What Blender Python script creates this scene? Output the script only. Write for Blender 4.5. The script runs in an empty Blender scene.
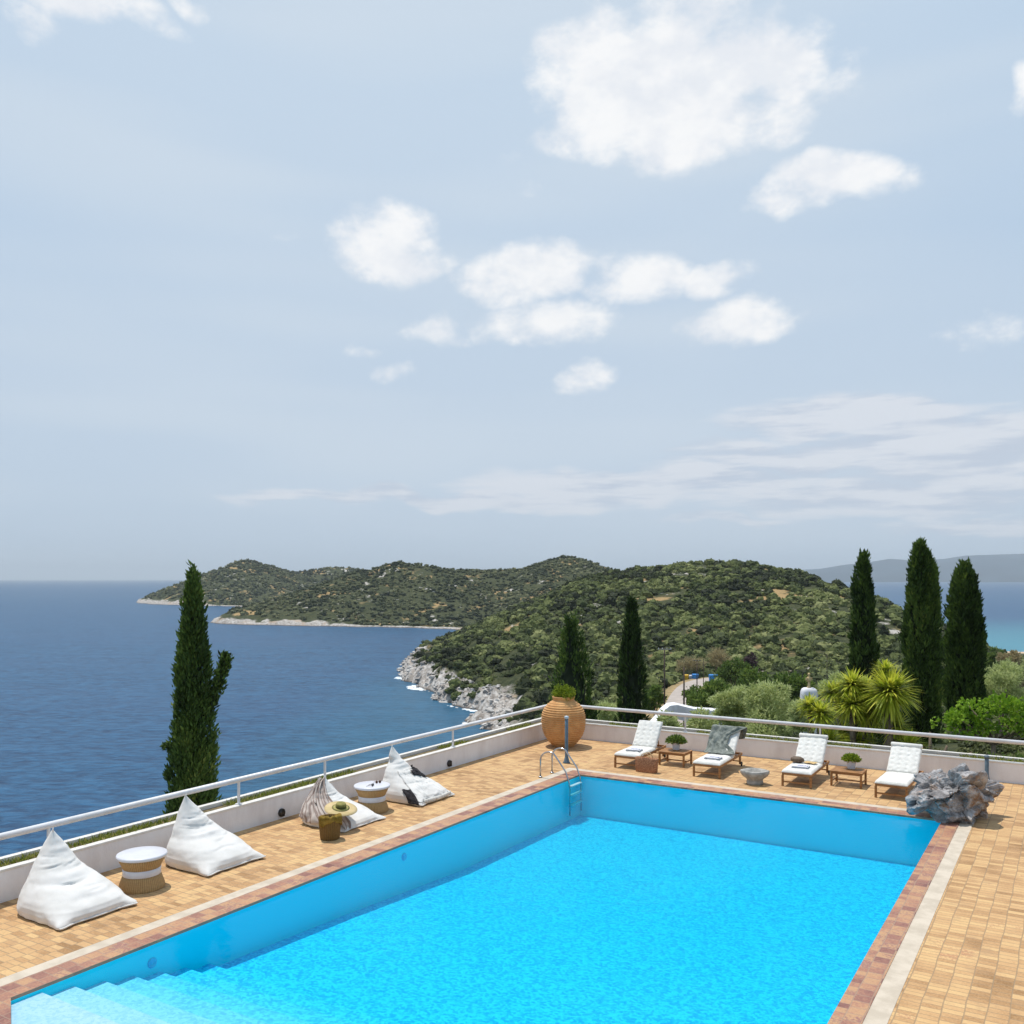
import bpy, bmesh, math, random
import numpy as np
from mathutils import Vector, Matrix
R = math.radians
S = bpy.context.scene
C = S.collection
random.seed(7)
rng = np.random.default_rng(7)

# ------------------------------------------------------------------ camera
YAW = .552; FPX = 920.0; HZ = 580.0
cs, sn = math.cos(YAW), math.sin(YAW)
cam = bpy.data.objects.new('camera', bpy.data.cameras.new('camera')); C.objects.link(cam)
cam.location = (0, 0, 5.0); cam.rotation_euler = (R(90), 0, YAW)
cam.data.sensor_width = 36; cam.data.lens = FPX / 1024 * 36
cam.data.shift_y = (HZ - 1.2 - 512) / 1024
cam.data.clip_start = .1; cam.data.clip_end = 90000
S.camera = cam
S.render.resolution_x = S.render.resolution_y = 1024

def lin(c):
    return tuple(((v / 255) / 12.92 if v / 255 <= .04045 else ((v / 255 + .055) / 1.055) ** 2.4) for v in c[:3]) + (1.0,)
def W(X, Y, z=0.):                      # heading frame (right, ahead) -> world
    return (X * cs - Y * sn, X * sn + Y * cs, z)

# ------------------------------------------------------------------ node helper
class NT:
    def __init__(s, tree): s.t = tree; s.n = tree.nodes; s.l = tree.links
    def put(s, sock, v):
        if isinstance(v, bpy.types.NodeSocket): s.l.new(v, sock)
        elif v is not None: sock.default_value = v
    def node(s, kind, ins=None, **kw):
        n = s.n.new(kind)
        for k, v in kw.items(): setattr(n, k, v)
        for k, v in (ins or {}).items(): s.put(n.inputs[k], v)
        return n
    def m(s, op, a, b=0., c=None, clamp=False):
        n = s.node('ShaderNodeMath', operation=op, use_clamp=clamp)
        s.put(n.inputs[0], a); s.put(n.inputs[1], b)
        if c is not None: s.put(n.inputs[2], c)
        return n.outputs[0]
    def vm(s, op, a, b=None, out=0):
        n = s.node('ShaderNodeVectorMath', operation=op); s.put(n.inputs[0], a)
        if b is not None: s.put(n.inputs[1], b)
        return n.outputs[out]
    def mix(s, f, a, b, blend='MIX'):
        n = s.node('ShaderNodeMix', data_type='RGBA', blend_type=blend)
        s.put(n.inputs[0], f); s.put(n.inputs[6], a); s.put(n.inputs[7], b)
        return n.outputs[2]
    def noise(s, vec, scale, detail=3., rough=.55, dist=0., col=False):
        n = s.node('ShaderNodeTexNoise', {'Scale': scale, 'Detail': detail, 'Roughness': rough, 'Distortion': dist})
        if vec is not None: s.l.new(vec, n.inputs['Vector'])
        return n.outputs[1 if col else 0]
    def ramp(s, f, stops, interp='LINEAR'):
        n = s.node('ShaderNodeValToRGB'); s.put(n.inputs[0], f); e = n.color_ramp.elements
        n.color_ramp.interpolation = interp
        while len(e) < len(stops): e.new(.5)
        for i, (p, c) in enumerate(stops): e[i].position = p; e[i].color = c
        return n.outputs[0]
    def smooth(s, v, lo, hi):
        n = s.node('ShaderNodeMapRange', interpolation_type='SMOOTHSTEP')
        s.put(n.inputs[0], v); n.inputs[1].default_value = lo; n.inputs[2].default_value = hi
        return n.outputs[0]
    def xyz(s, v):
        n = s.node('ShaderNodeSeparateXYZ'); s.l.new(v, n.inputs[0]); return n.outputs
    def comb(s, x, y, z=0.):
        n = s.node('ShaderNodeCombineXYZ'); s.put(n.inputs[0], x); s.put(n.inputs[1], y); s.put(n.inputs[2], z); return n.outputs[0]

# ------------------------------------------------------------------ world: sky with clouds
SUN_EL = R(73); SH = Vector((.95, -.31)).normalized()    # ground direction of the shadows
SUN_AZ_VEC = -SH
world = bpy.data.worlds.new('World'); S.world = world; world.use_nodes = True
t = NT(world.node_tree); t.n.clear()
sky = t.node('ShaderNodeTexSky', sky_type='NISHITA', sun_disc=False)
sky.sun_elevation = SUN_EL; sky.sun_rotation = math.atan2(SUN_AZ_VEC.x, SUN_AZ_VEC.y)
sky.air_density = 1.0; sky.dust_density = 2.0; sky.ozone_density = 1.0; sky.altitude = 50
tc = t.node('ShaderNodeTexCoord')
d = t.vm('NORMALIZE', tc.outputs['Generated'])
ahead = t.vm('DOT_PRODUCT', d, (-sn, cs, 0), 1); right = t.vm('DOT_PRODUCT', d, (cs, sn, 0), 1)
dz = t.xyz(d)[2]
az = t.m('ARCTAN2', right, ahead); el = t.m('ARCSINE', dz)
warp = t.noise(d, 9, 2, .6, col=True)
wx = t.xyz(t.vm('SUBTRACT', warp, (.5, .5, .5)))
azw = t.m('MULTIPLY_ADD', wx[0], .09, az); elw = t.m('MULTIPLY_ADD', wx[1], .06, el)
pv2 = t.comb(azw, elw, 0.)
def azel(px, py):
    u = (px - 512) / FPX; v = (HZ - py) / FPX
    return math.atan(u), math.atan(v / math.hypot(1, u)), math.cos(math.atan(u))
def blobs(lst):
    acc = None
    for px, py, rx, ry, w in lst:
        a, e, ca = azel(px, py)
        ra = rx / FPX * ca * ca; re = ry / FPX * ca * math.cos(e) ** 2
        q = t.vm('MULTIPLY', t.vm('SUBTRACT', pv2, (a, e, 0)), (1 / ra, 1 / re, 0))
        g = t.m('MULTIPLY_ADD', t.vm('DOT_PRODUCT', q, q, 1), -.50 * w, w)
        acc = g if acc is None else t.m('MAXIMUM', acc, g)
    return acc
puffs = blobs([(655, 55, 100, 62, 1), (745, 55, 80, 45, 1), (605, 105, 72, 52, .95), (690, 118, 95, 42, .95), (570, 135, 40, 28, .7),
               (820, 183, 72, 28, 1), (375, 238, 62, 28, .72), (405, 262, 46, 22, .6), (530, 275, 62, 26, .95), (630, 283, 58, 26, .95), (705, 281, 42, 17, .85),
               (560, 322, 66, 24, .78), (735, 322, 54, 24, .85), (587, 375, 30, 15, .66), (440, 327, 38, 15, .6), (382, 369, 20, 12, .58), (345, 345, 18, 9, .4),
               (85, 0, 100, 24, .75), (25, 18, 34, 22, .6), (208, 3, 18, 12, .6), (1024, 92, 18, 20, .55), (525, 195, 26, 30, .32), (505, 170, 28, 16, .3),
               (850, 60, 34, 30, .3), (905, 182, 26, 14, .4), (990, 331, 42, 13, .27), (290, 240, 20, 10, .5)])
dn = t.vm('MULTIPLY', d, (1, 1, 1.5))
n1 = t.noise(dn, 11, 7, .60); n2 = t.noise(dn, 13, 4, .6)
dens = t.m('ADD', t.m('MULTIPLY', puffs, 1.35), t.m('MULTIPLY', t.m('SUBTRACT', n1, .5), 2.9))
puffm = t.smooth(dens, .30, 1.12)
bank = blobs([(860, 425, 120, 20, 1), (960, 452, 120, 32, 1), (800, 462, 130, 16, .8), (650, 488, 160, 18, .85), (470, 503, 170, 9, .8), (880, 495, 200, 20, .8), (980, 522, 90, 9, .7), (300, 500, 70, 6, .6), (700, 455, 50, 8, .5), (720, 524, 60, 5, .55)])
dn2 = t.vm('MULTIPLY', d, (1, 1, 7))
n3 = t.noise(dn2, 9, 5, .58)
bankm = t.smooth(t.m('ADD', bank, t.m('MULTIPLY', t.m('SUBTRACT', n3, .5), 1.5)), .0, .75)
veil = t.smooth(t.noise(dn2, 2.3, 1, .5), .35, .7)
K = .1                                                # strength of the sky
up = t.m('MAXIMUM', dz, 0.)
sky_s = t.mix(1., sky.outputs[0], (K, K, K, 1), 'MULTIPLY')
hazecol = t.ramp(up, [(0, (.53, .65, .79, 1)), (.2, (.50, .635, .80, 1)), (.5, (.52, .67, .84, 1)), (.75, (.42, .57, .78, 1)), (1, (.30, .44, .68, 1))])
base = t.mix(.93, sky_s, hazecol)
glow = t.smooth(blobs([(430, 70, 420, 230, 1), (560, 420, 480, 110, .9)]), -.6, 1.)
base = t.mix(t.m('MULTIPLY', t.m('ADD', veil, t.m('MULTIPLY', glow, 1.4)), .26), base, (.68, .76, .84, 1))
shade = t.smooth(t.m('ADD', t.m('MULTIPLY', n2, .7), t.m('MULTIPLY', n1, .4)), .42, .66)
ccol = t.mix(shade, (.84, .87, .92, 1), (1.0, 1.0, 1.0, 1))
bcol = t.mix(t.smooth(n3, .38, .58), (.56, .62, .73, 1), (.80, .82, .87, 1))
base = t.mix(t.m('MULTIPLY', bankm, .72), base, bcol)
base = t.mix(t.m('MULTIPLY', puffm, .93), base, ccol)
bg = t.node('ShaderNodeBackground', {'Color': base, 'Strength': 1.0})
t.l.new(bg.outputs[0], t.node('ShaderNodeOutputWorld').inputs[0])
world.cycles.sampling_method = 'MANUAL'; world.cycles.sample_map_resolution = 512

sd = bpy.data.lights.new('sun', 'SUN'); sd.energy = 3.9; sd.angle = R(.53); sd.color = (1, .955, .89)
sun = bpy.data.objects.new('sun', sd); C.objects.link(sun)
to_sun = Vector((SUN_AZ_VEC.x * math.cos(SUN_EL), SUN_AZ_VEC.y * math.cos(SUN_EL), math.sin(SUN_EL)))
sun.rotation_euler = to_sun.to_track_quat('Z', 'Y').to_euler()
S.view_settings.view_transform = 'Standard'; S.view_settings.look = 'None'
S.view_settings.exposure = 0; S.view_settings.gamma = 1
S.render.engine = 'CYCLES'
S.cycles.max_bounces = 6; S.cycles.diffuse_bounces = 3; S.cycles.transparent_max_bounces = 12; S.cycles.volume_bounces = 0
S.cycles.caustics_reflective = False; S.cycles.caustics_refractive = False

# ------------------------------------------------------------------ objects helpers
def tag(o, label=None, cat=None, group=None, kind=None):
    if label: o['label'] = label
    if cat: o['category'] = cat
    if group: o['group'] = group
    if kind: o['kind'] = kind
    return o
def empty(name, loc=(0, 0, 0), rz=0.):
    o = bpy.data.objects.new(name, None); C.objects.link(o); o.location = loc; o.rotation_euler = (0, 0, rz); return o
class MB:
    """collects shapes, builds ONE mesh object"""
    def __init__(s): s.v = []; s.f = []; s.sm = []
    def add(s, vs, fs, smooth=False):
        b = len(s.v); s.v += [tuple(v) for v in vs]
        s.f += [tuple(b + i for i in f) for f in fs]; s.sm += [smooth] * len(fs); return s
    def box(s, x0, y0, z0, x1, y1, z1):
        v = [(x0, y0, z0), (x1, y0, z0), (x1, y1, z0), (x0, y1, z0), (x0, y0, z1), (x1, y0, z1), (x1, y1, z1), (x0, y1, z1)]
        return s.add(v, [(3, 2, 1, 0), (4, 5, 6, 7), (0, 1, 5, 4), (1, 2, 6, 5), (2, 3, 7, 6), (3, 0, 4, 7)])
    def bar(s, a, b, w, h):                     # rectangular bar between two points
        a = Vector(a); b = Vector(b); d = (b - a).normalized()
        up = Vector((0, 0, 1)) if abs(d.z) < .9 else Vector((0, 1, 0))
        r = d.cross(up).normalized() * w / 2; u = r.cross(d).normalized() * h / 2
        v = [a - r - u, a + r - u, a + r + u, a - r + u, b - r - u, b + r - u, b + r + u, b - r + u]
        return s.add(v, [(0, 1, 2, 3), (7, 6, 5, 4), (4, 5, 1, 0), (5, 6, 2, 1), (6, 7, 3, 2), (7, 4, 0, 3)])
    def tube(s, pts, r, n=10, closed=False, caps=True):
        pts = [Vector(p) for p in pts]; k = len(pts); rs = r if isinstance(r, (list, tuple)) else [r] * k
        vs = []; prev = None
        for i, p in enumerate(pts):
            a = pts[i - 1] if i else p; b = pts[i + 1] if i < k - 1 else p
            d = (b - a).normalized()
            x = (prev - d * prev.dot(d)) if prev is not None else d.orthogonal()
            x.normalize(); prev = x; y = d.cross(x)
            for j in range(n):
                q = 2 * math.pi * j / n; vs.append(p + (x * math.cos(q) + y * math.sin(q)) * rs[i])
        fs = [(i * n + j, i * n + (j + 1) % n, (i + 1) * n + (j + 1) % n, (i + 1) * n + j) for i in range(k - 1) for j in range(n)]
        if caps: fs += [tuple(range(n - 1, -1, -1)), tuple((k - 1) * n + j for j in range(n))]
        return s.add(vs, fs, True)
    def lathe(s, prof, n=40, c=(0, 0, 0), f=None):   # prof: (r, z)
        vs = []
        for r, z in prof:
            for j in range(n):
                q = 2 * math.pi * j / n; rr = r * (f(q, z) if f else 1)
                vs.append((c[0] + rr * math.cos(q), c[1] + rr * math.sin(q), c[2] + z))
        k = len(prof)
        fs = [(i * n + j, i * n + (j + 1) % n, (i + 1) * n + (j + 1) % n, (i + 1) * n + j) for i in range(k - 1) for j in range(n)]
        fs += [tuple(range(n - 1, -1, -1)), tuple((k - 1) * n + j for j in range(n))]
        return s.add(vs, fs, True)
    def grid(s, P, smooth=True, wrap=False):       # P[i][j]
        a = len(P); b = len(P[0]); vs = [p for row in P for p in row]
        fs = [(i * b + j, i * b + (j + 1) % b, (i + 1) * b + (j + 1) % b, (i + 1) * b + j) for i in range(a - 1) for j in range(b if wrap else b - 1)]
        return s.add(vs, fs, smooth)
    def build(s, name, mat, parent=None, bevel=0., loc=None, solid=0., sub=0, auto=True):
        me = bpy.data.meshes.new(name); me.from_pydata(s.v, [], s.f); me.update()
        me.polygons.foreach_set('use_smooth', s.sm)
        if mat: me.materials.append(mat)
        o = bpy.data.objects.new(name, me); C.objects.link(o)
        if parent: o.parent = parent
        if loc: o.location = loc
        if solid:
            m = o.modifiers.new('s', 'SOLIDIFY'); m.thickness = solid; m.offset = 0
        if sub:
            m = o.modifiers.new('u', 'SUBSURF'); m.levels = m.render_levels = sub
        if bevel:
            m = o.modifiers.new('b', 'BEVEL'); m.width = bevel; m.segments = 2; m.limit_method = 'ANGLE'; m.angle_limit = R(40)
        return o
def copy_tree(o, parent=None):
    c = o.copy(); C.objects.link(c)
    if parent: c.parent = parent
    for ch in [x for x in o.children]: copy_tree(ch, c)
    return c
def arr_mesh(name, V, F, mat, attrs=None, parent=None, smooth=False, loc=None):
    """fast mesh from numpy arrays; F is (n,3) or (n,4) or list of both"""
    Fs = F if isinstance(F, list) else [F]
    me = bpy.data.meshes.new(name)
    idx = np.concatenate([f.ravel() for f in Fs]).astype(np.int32)
    tot = np.concatenate([np.full(len(f), f.shape[1]) for f in Fs]).astype(np.int32)
    st = np.concatenate([[0], np.cumsum(tot)[:-1]]).astype(np.int32)
    me.vertices.add(len(V)); me.vertices.foreach_set('co', np.ascontiguousarray(V, dtype=np.float32).ravel())
    me.loops.add(len(idx)); me.loops.foreach_set('vertex_index', idx)
    me.polygons.add(len(tot)); me.polygons.foreach_set('loop_start', st); me.polygons.foreach_set('loop_total', tot)
    me.polygons.foreach_set('use_smooth', np.full(len(tot), smooth))
    for k, a in (attrs or {}).items():
        at = me.attributes.new(k, 'FLOAT', 'POINT'); at.data.foreach_set('value', np.ascontiguousarray(a, dtype=np.float32))
    me.update(calc_edges=True); me.materials.append(mat)
    o = bpy.data.objects.new(name, me); C.objects.link(o)
    if parent: o.parent = parent
    if loc: o.location = loc
    return o

# value noise (numpy)
_perm = np.random.default_rng(3).random(1 << 16)
def vnoise(x, y, z=0.):
    x = np.asarray(x, float); y = np.asarray(y, float); z = np.asarray(z, float) + 0 * x
    xi = np.floor(x).astype(np.int64); yi = np.floor(y).astype(np.int64); zi = np.floor(z).astype(np.int64)
    fx = x - xi; fy = y - yi; fz = z - zi
    fx = fx * fx * (3 - 2 * fx); fy = fy * fy * (3 - 2 * fy); fz = fz * fz * (3 - 2 * fz)
    def h(a, b, c): return _perm[((a * 73856093) ^ (b * 19349663) ^ (c * 83492791)) & 0xffff]
    r = 0
    for dx in (0, 1):
        for dy in (0, 1):
            for dzz in (0, 1):
                r = r + h(xi + dx, yi + dy, zi + dzz) * (fx if dx else 1 - fx) * (fy if dy else 1 - fy) * (fz if dzz else 1 - fz)
    return r * 2 - 1
def fbm(x, y, z=0., o=4):
    r = 0; a = 1.
    for i in range(o):
        r = r + a * vnoise(x * 2 ** i + 17 * i, y * 2 ** i - 9 * i, np.asarray(z) * 2 ** i); a *= .5
    return r

# ------------------------------------------------------------------ materials
def newmat(name):
    m = bpy.data.materials.new(name); m.use_nodes = True; t = NT(m.node_tree); t.n.clear()
    out = t.node('ShaderNodeOutputMaterial'); return m, t, out
def M(name, a, b=None, rough=.6, scale=6., bump=0., bscale=40., spec=.4, metal=0., detail=5., sheen=0., lo=.35, hi=.65, stretch=None, bdist=.02, obj=True):
    m, t, out = newmat(name)
    tcn = t.node('ShaderNodeTexCoord'); v = tcn.outputs['Object']
    if stretch: v = t.vm('MULTIPLY', v, stretch)
    a = lin(a); b = lin(b) if b else a
    col = t.mix(t.smooth(t.noise(v, scale, detail, .6), lo, hi), a, b)
    p = t.node('ShaderNodeBsdfPrincipled', {'Base Color': col, 'Roughness': rough, 'Metallic': metal, 'Specular IOR Level': spec})
    if sheen: p.inputs['Sheen Weight'].default_value = sheen
    if bump:
        bn = t.node('ShaderNodeBump', {'Strength': bump, 'Distance': bdist, 'Height': t.noise(v, bscale, 5, .65)}); t.l.new(bn.outputs[0], p.inputs['Normal'])
    t.l.new(p.outputs[0], out.inputs[0]); return m
def Mleaf(name, stops, trans=.25, rough=.65, attr='rnd'):
    m, t, out = newmat(name)
    at = t.node('ShaderNodeAttribute', attribute_name=attr)
    col = t.ramp(at.outputs['Fac'], [(p, lin(c)) for p, c in stops])
    p = t.node('ShaderNodeBsdfPrincipled', {'Base Color': col, 'Roughness': rough, 'Specular IOR Level': .25})
    tr = t.node('ShaderNodeBsdfTranslucent', {'Color': col})
    mx = t.node('ShaderNodeMixShader', {0: trans}); t.l.new(p.outputs[0], mx.inputs[1]); t.l.new(tr.outputs[0], mx.inputs[2])
    t.l.new(mx.outputs[0], out.inputs[0]); return m
def Mbrick(name, bw, bh, stops, mortar, msize=.006, rough=.75, swap=False, bump=.5, stain=None):
    """cells bh (across courses) x bw (along a course); per-brick tone by white noise"""
    m, t, out = newmat(name)
    g = t.node('ShaderNodeNewGeometry'); x, y, z = t.xyz(g.outputs['Position'])
    if swap: x, y = y, x
    wob = t.noise(g.outputs['Position'], 1.3, 3, .5); wob = t.m('MULTIPLY', t.m('SUBTRACT', wob, .5), .05)
    v = t.m('DIVIDE', t.m('ADD', x, wob), bh); c = t.m('FLOOR', v)
    wn = t.node('ShaderNodeTexWhiteNoise', noise_dimensions='1D'); t.l.new(c, wn.inputs['W'])
    sc = t.m('MULTIPLY_ADD', wn.outputs[0], .5, .8)
    u = t.m('ADD', t.m('DIVIDE', t.m('MULTIPLY', y, sc), bw), t.m('MULTIPLY', wn.outputs[0], 37.)); r = t.m('FLOOR', u)
    w2 = t.node('ShaderNodeTexWhiteNoise', noise_dimensions='2D'); t.l.new(t.comb(r, c), w2.inputs['Vector'])
    big = t.noise(g.outputs['Position'], .9, 4, .6); fine = t.noise(g.outputs['Position'], 30, 5, .7)
    f = t.m('ADD', t.m('MULTIPLY', w2.outputs[0], .62), t.m('ADD', t.m('MULTIPLY', t.m('SUBTRACT', big, .5), 1.3), t.m('MULTIPLY_ADD', t.m('SUBTRACT', fine, .5), .9, .19)), clamp=True)
    col = t.ramp(f, [(p, lin(k)) for p, k in stops])
    def edge(q, size):
        fr = t.m('FRACT', q); e = t.m('MINIMUM', fr, t.m('SUBTRACT', 1., fr)); return t.m('MULTIPLY', e, size)
    e = t.m('MINIMUM', edge(u, bw), edge(v, bh))
    e = t.m('ADD', e, t.m('MULTIPLY', t.m('SUBTRACT', fine, .5), msize * 1.5))
    k = t.smooth(e, msize * .5, msize * 1.6)
    col = t.mix(t.m('MULTIPLY_ADD', k, .8, .2), lin(mortar), col)
    if stain: col = t.mix(t.m('MULTIPLY', t.smooth(t.noise(g.outputs['Position'], 2.2, 6, .7), .53, .72), .6), col, lin(stain))
    p = t.node('ShaderNodeBsdfPrincipled', {'Base Color': col, 'Roughness': rough, 'Specular IOR Level': .3})
    h = t.m('ADD', t.m('MULTIPLY', k, .7), t.m('MULTIPLY', fine, .6))
    bn = t.node('ShaderNodeBump', {'Strength': bump, 'Distance': .008, 'Height': h}); t.l.new(bn.outputs[0], p.inputs['Normal'])
    t.l.new(p.outputs[0], out.inputs[0]); return m

m_deck = Mbrick('deck_brick', .12, .225, [(0, (144, 109, 70)), (.3, (178, 139, 96)), (.5, (193, 154, 108)), (.7, (201, 164, 115)), (.88, (208, 173, 121)), (1, (180, 134, 98))], (146, 124, 96), .0065, stain=(164, 132, 98))
m_cop = Mbrick('coping_brick', .16, .19, [(0, (116, 76, 70)), (.3, (150, 106, 90)), (.5, (174, 128, 100)), (.68, (188, 148, 108)), (.85, (140, 96, 92)), (1, (188, 148, 116))], (158, 132, 112), .006, rough=.5)
m_cop2 = Mbrick('coping_brick_far', .16, .19, [(0, (116, 76, 70)), (.3, (150, 106, 90)), (.5, (174, 128, 100)), (.68, (188, 148, 108)), (.85, (140, 96, 92)), (1, (188, 148, 116))], (158, 132, 112), .006, rough=.5, swap=True)
m_kerb = M('kerb_stone', (202, 189, 170), (184, 171, 152), .7, 3, .25, 60)
m_wall = M('white_plaster', (232, 232, 234), (212, 209, 210), .75, 1.6, .3, 30, detail=8, stretch=(1, 1, .45), lo=.3, hi=.75)
m_wtop = M('white_cap', (220, 217, 210), (208, 202, 194), .6, 4, .1, 30)
m_rail = M('white_painted_metal', (222, 222, 224), (210, 209, 208), .35, 3, .05, 20)
m_soil = M('soil', (120, 104, 74), (92, 84, 56), .9, 8, .6, 30)
m_wood = M('teak', (172, 124, 74), (138, 94, 54), .55, 5, .25, 60, stretch=(1, 1, 6))
m_cush = M('cream_cotton', (225, 223, 216), (214, 211, 203), .85, 12, .15, 300, spec=.15, sheen=.2)
m_bag = M('white_canvas', (224, 221, 216), (214, 211, 205), .85, 3, .12, 260, spec=.15, sheen=.2)
m_towel = M('white_towel', (226, 225, 225), (212, 211, 214), .95, 20, .5, 260, spec=.1)
m_blue = M('blue_embroidery', (110, 124, 170), (84, 96, 150), .9, 30)
m_white = M('white_ceramic', (212, 212, 216), (202, 202, 208), .3, 3)
m_steel = M('stainless_steel', (190, 190, 190), (170, 172, 175), .22, 4, metal=1.)
m_grey = M('grey_blue_paint', (96, 116, 130), (78, 96, 108), .45, 6, .1)
m_dark = M('dark_rubber', (52, 48, 44), (38, 34, 32), .5)
m_trunk = M('bark', (140, 124, 104), (96, 82, 66), .9, 8, .8, 30, stretch=(1, 1, .3))

def build_terra():
    m, t, out = newmat('terracotta')
    v = t.node('ShaderNodeTexCoord').outputs['Object']
    n = t.noise(v, 5, 6, .65); n2 = t.noise(v, 40, 4, .7)
    col = t.mix(t.smooth(n, .3, .7), lin((184, 132, 82)), lin((208, 160, 106)))
    col = t.mix(t.m('MULTIPLY', t.smooth(n2, .5, .7), .4), col, lin((222, 180, 132)))
    p = t.node('ShaderNodeBsdfPrincipled', {'Base Color': col, 'Roughness': .8, 'Specular IOR Level': .2})
    bn = t.node('ShaderNodeBump', {'Strength': .4, 'Distance': .01, 'Height': n2}); t.l.new(bn.outputs[0], p.inputs['Normal'])
    t.l.new(p.outputs[0], out.inputs[0]); return m
m_terra = build_terra()
def build_wicker(name, a, b, su=64., sv=60.):
    m, t, out = newmat(name)
    v = t.node('ShaderNodeTexCoord').outputs['Object']; x, y, z = t.xyz(v)
    ang = t.m('ARCTAN2', y, x)
    w = t.m('MULTIPLY', t.m('SINE', t.m('MULTIPLY', ang, su * 2)), t.m('SINE', t.m('MULTIPLY', z, sv * 3)))
    rib = t.m('SINE', t.m('MULTIPLY', ang, su))
    n = t.noise(v, 25, 4, .6)
    f = t.m('ADD', t.m('MULTIPLY_ADD', rib, .22, .5), t.m('MULTIPLY', t.m('SUBTRACT', n, .5), .7), clamp=True)
    col = t.mix(f, lin(a), lin(b))
    p = t.node('ShaderNodeBsdfPrincipled', {'Base Color': col, 'Roughness': .7, 'Specular IOR Level': .3})
    bn = t.node('ShaderNodeBump', {'Strength': .8, 'Distance': .006, 'Height': t.m('ADD', w, rib)}); t.l.new(bn.outputs[0], p.inputs['Normal'])
    t.l.new(p.outputs[0], out.inputs[0]); return m
m_wick = build_wicker('natural_wicker', (160, 122, 74), (210, 174, 122))
m_bask = build_wicker('dark_wicker', (96, 74, 36), (140, 110, 60), 34, 40)
m_tote = M('red_brown_weave', (136, 92, 66), (176, 128, 94), .8, 34, .7, 60, lo=.42, hi=.58)

# ------------------------------------------------------------------ terrain shape (heading frame: X right, Y ahead)
SEA = -35.0
def ip(px, Y): return (px - 512) / FPX * Y
coast = np.array([(-46, -300), (-44, -60), (-40, 20), (-36, 60), (-27, 110), (-14, 170), (-4, 215), (-7, 238), (-8.8, 252), (-9.5, 268), (-12, 280), (-19.5, 299), (-27, 318), (-34, 336), (-42, 362),
    (-47, 391), (-50, 430), (-48, 455), (-45, 511), (-38, 560), (-36, 613), (-33, 680), (-36, 712), (-60, 736), (-91, 751), (-135, 765), (-180, 783), (-225, 798), (-258, 815), (-275, 835), (-272, 880),
    (-262, 960), (-300, 1150), (-345, 1270), (-400, 1330), (-480, 1370), (-560, 1440), (-628, 1533), (-640, 1590), (-600, 1750), (-300, 1950), (100, 1850), (280, 1400), (240, 1100), (170, 800),
    (190, 650), (225, 560), (258, 515), (290, 500), (400, 470), (600, 420), (900, 300), (1200, -300)], float)
def seg_dist(P, A, B):
    ab = B - A; tt = np.clip(((P - A) @ ab) / (ab @ ab), 0, 1)
    q = P - (A + tt[:, None] * ab); return np.hypot(q[:, 0], q[:, 1]), tt
def coast_sd(P):
    dmin = np.full(len(P), 1e9); ins = np.zeros(len(P), bool)
    for i in range(len(coast)):
        A = coast[i]; B = coast[(i + 1) % len(coast)]
        dd, _ = seg_dist(P, A, B); dmin = np.minimum(dmin, dd)
        if A[1] != B[1]:
            cr = ((A[1] > P[:, 1]) != (B[1] > P[:, 1])) & (P[:, 0] < (B[0] - A[0]) * (P[:, 1] - A[1]) / (B[1] - A[1]) + A[0])
            ins ^= cr
    return np.where(ins, dmin, -dmin)
def ridge(P, pts, slope, rnd, drop, back=0.):
    best = np.full(len(P), -1e9)
    L = [(ip(px, Y), Y, 5 + (HZ - py) / FPX * Y - drop) for px, py, Y in pts]
    for a, b in zip(L[:-1], L[1:]):
        dd, tt = seg_dist(P, np.array(a[:2]), np.array(b[:2]))
        hh = a[2] + (b[2] - a[2]) * tt
        best = np.maximum(best, hh - slope * (np.sqrt(dd * dd + rnd * rnd) - rnd))
    if back:                                         # lee side of the ridge falls faster
        yr = np.interp(P[:, 0], [l[0] for l in L], [l[1] for l in L]) - 1.5 * np.clip(P[:, 0] - L[-1][0], 0, 1e4)
        best = best - back * np.clip(P[:, 1] - yr - 8, 0, 1e4) - .38 * np.clip(P[:, 0] - 148, 0, 1e4)
    return best
HILL1 = [(500, 612, 580), (520, 603, 560), (560, 590, 540), (600, 578, 520), (650, 568, 500), (700, 563, 480), (735, 564, 470), (780, 574, 450), (830, 592, 420), (870, 608, 395), (905, 628, 365), (965, 652, 335)]
HILL2 = [(245, 614, 850), (285, 594, 880), (330, 577, 930), (368, 568, 950), (400, 563, 960), (440, 566, 960), (480, 568, 970), (520, 567, 980), (555, 561, 1000), (580, 553, 1000), (597, 552, 1000), (622, 569, 990), (700, 576, 1000)]
HILL3 = [(140, 603, 1570), (165, 588, 1600), (190, 572, 1610), (210, 558, 1620), (222, 553, 1620), (236, 561, 1630), (250, 570, 1650), (290, 572, 1700), (330, 568, 1750), (360, 568, 1750), (400, 572, 1750)]
def smax(a, b, k):
    h = np.clip(.5 + .5 * (a - b) / k, 0, 1); return b + (a - b) * h + k * h * (1 - h)
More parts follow.
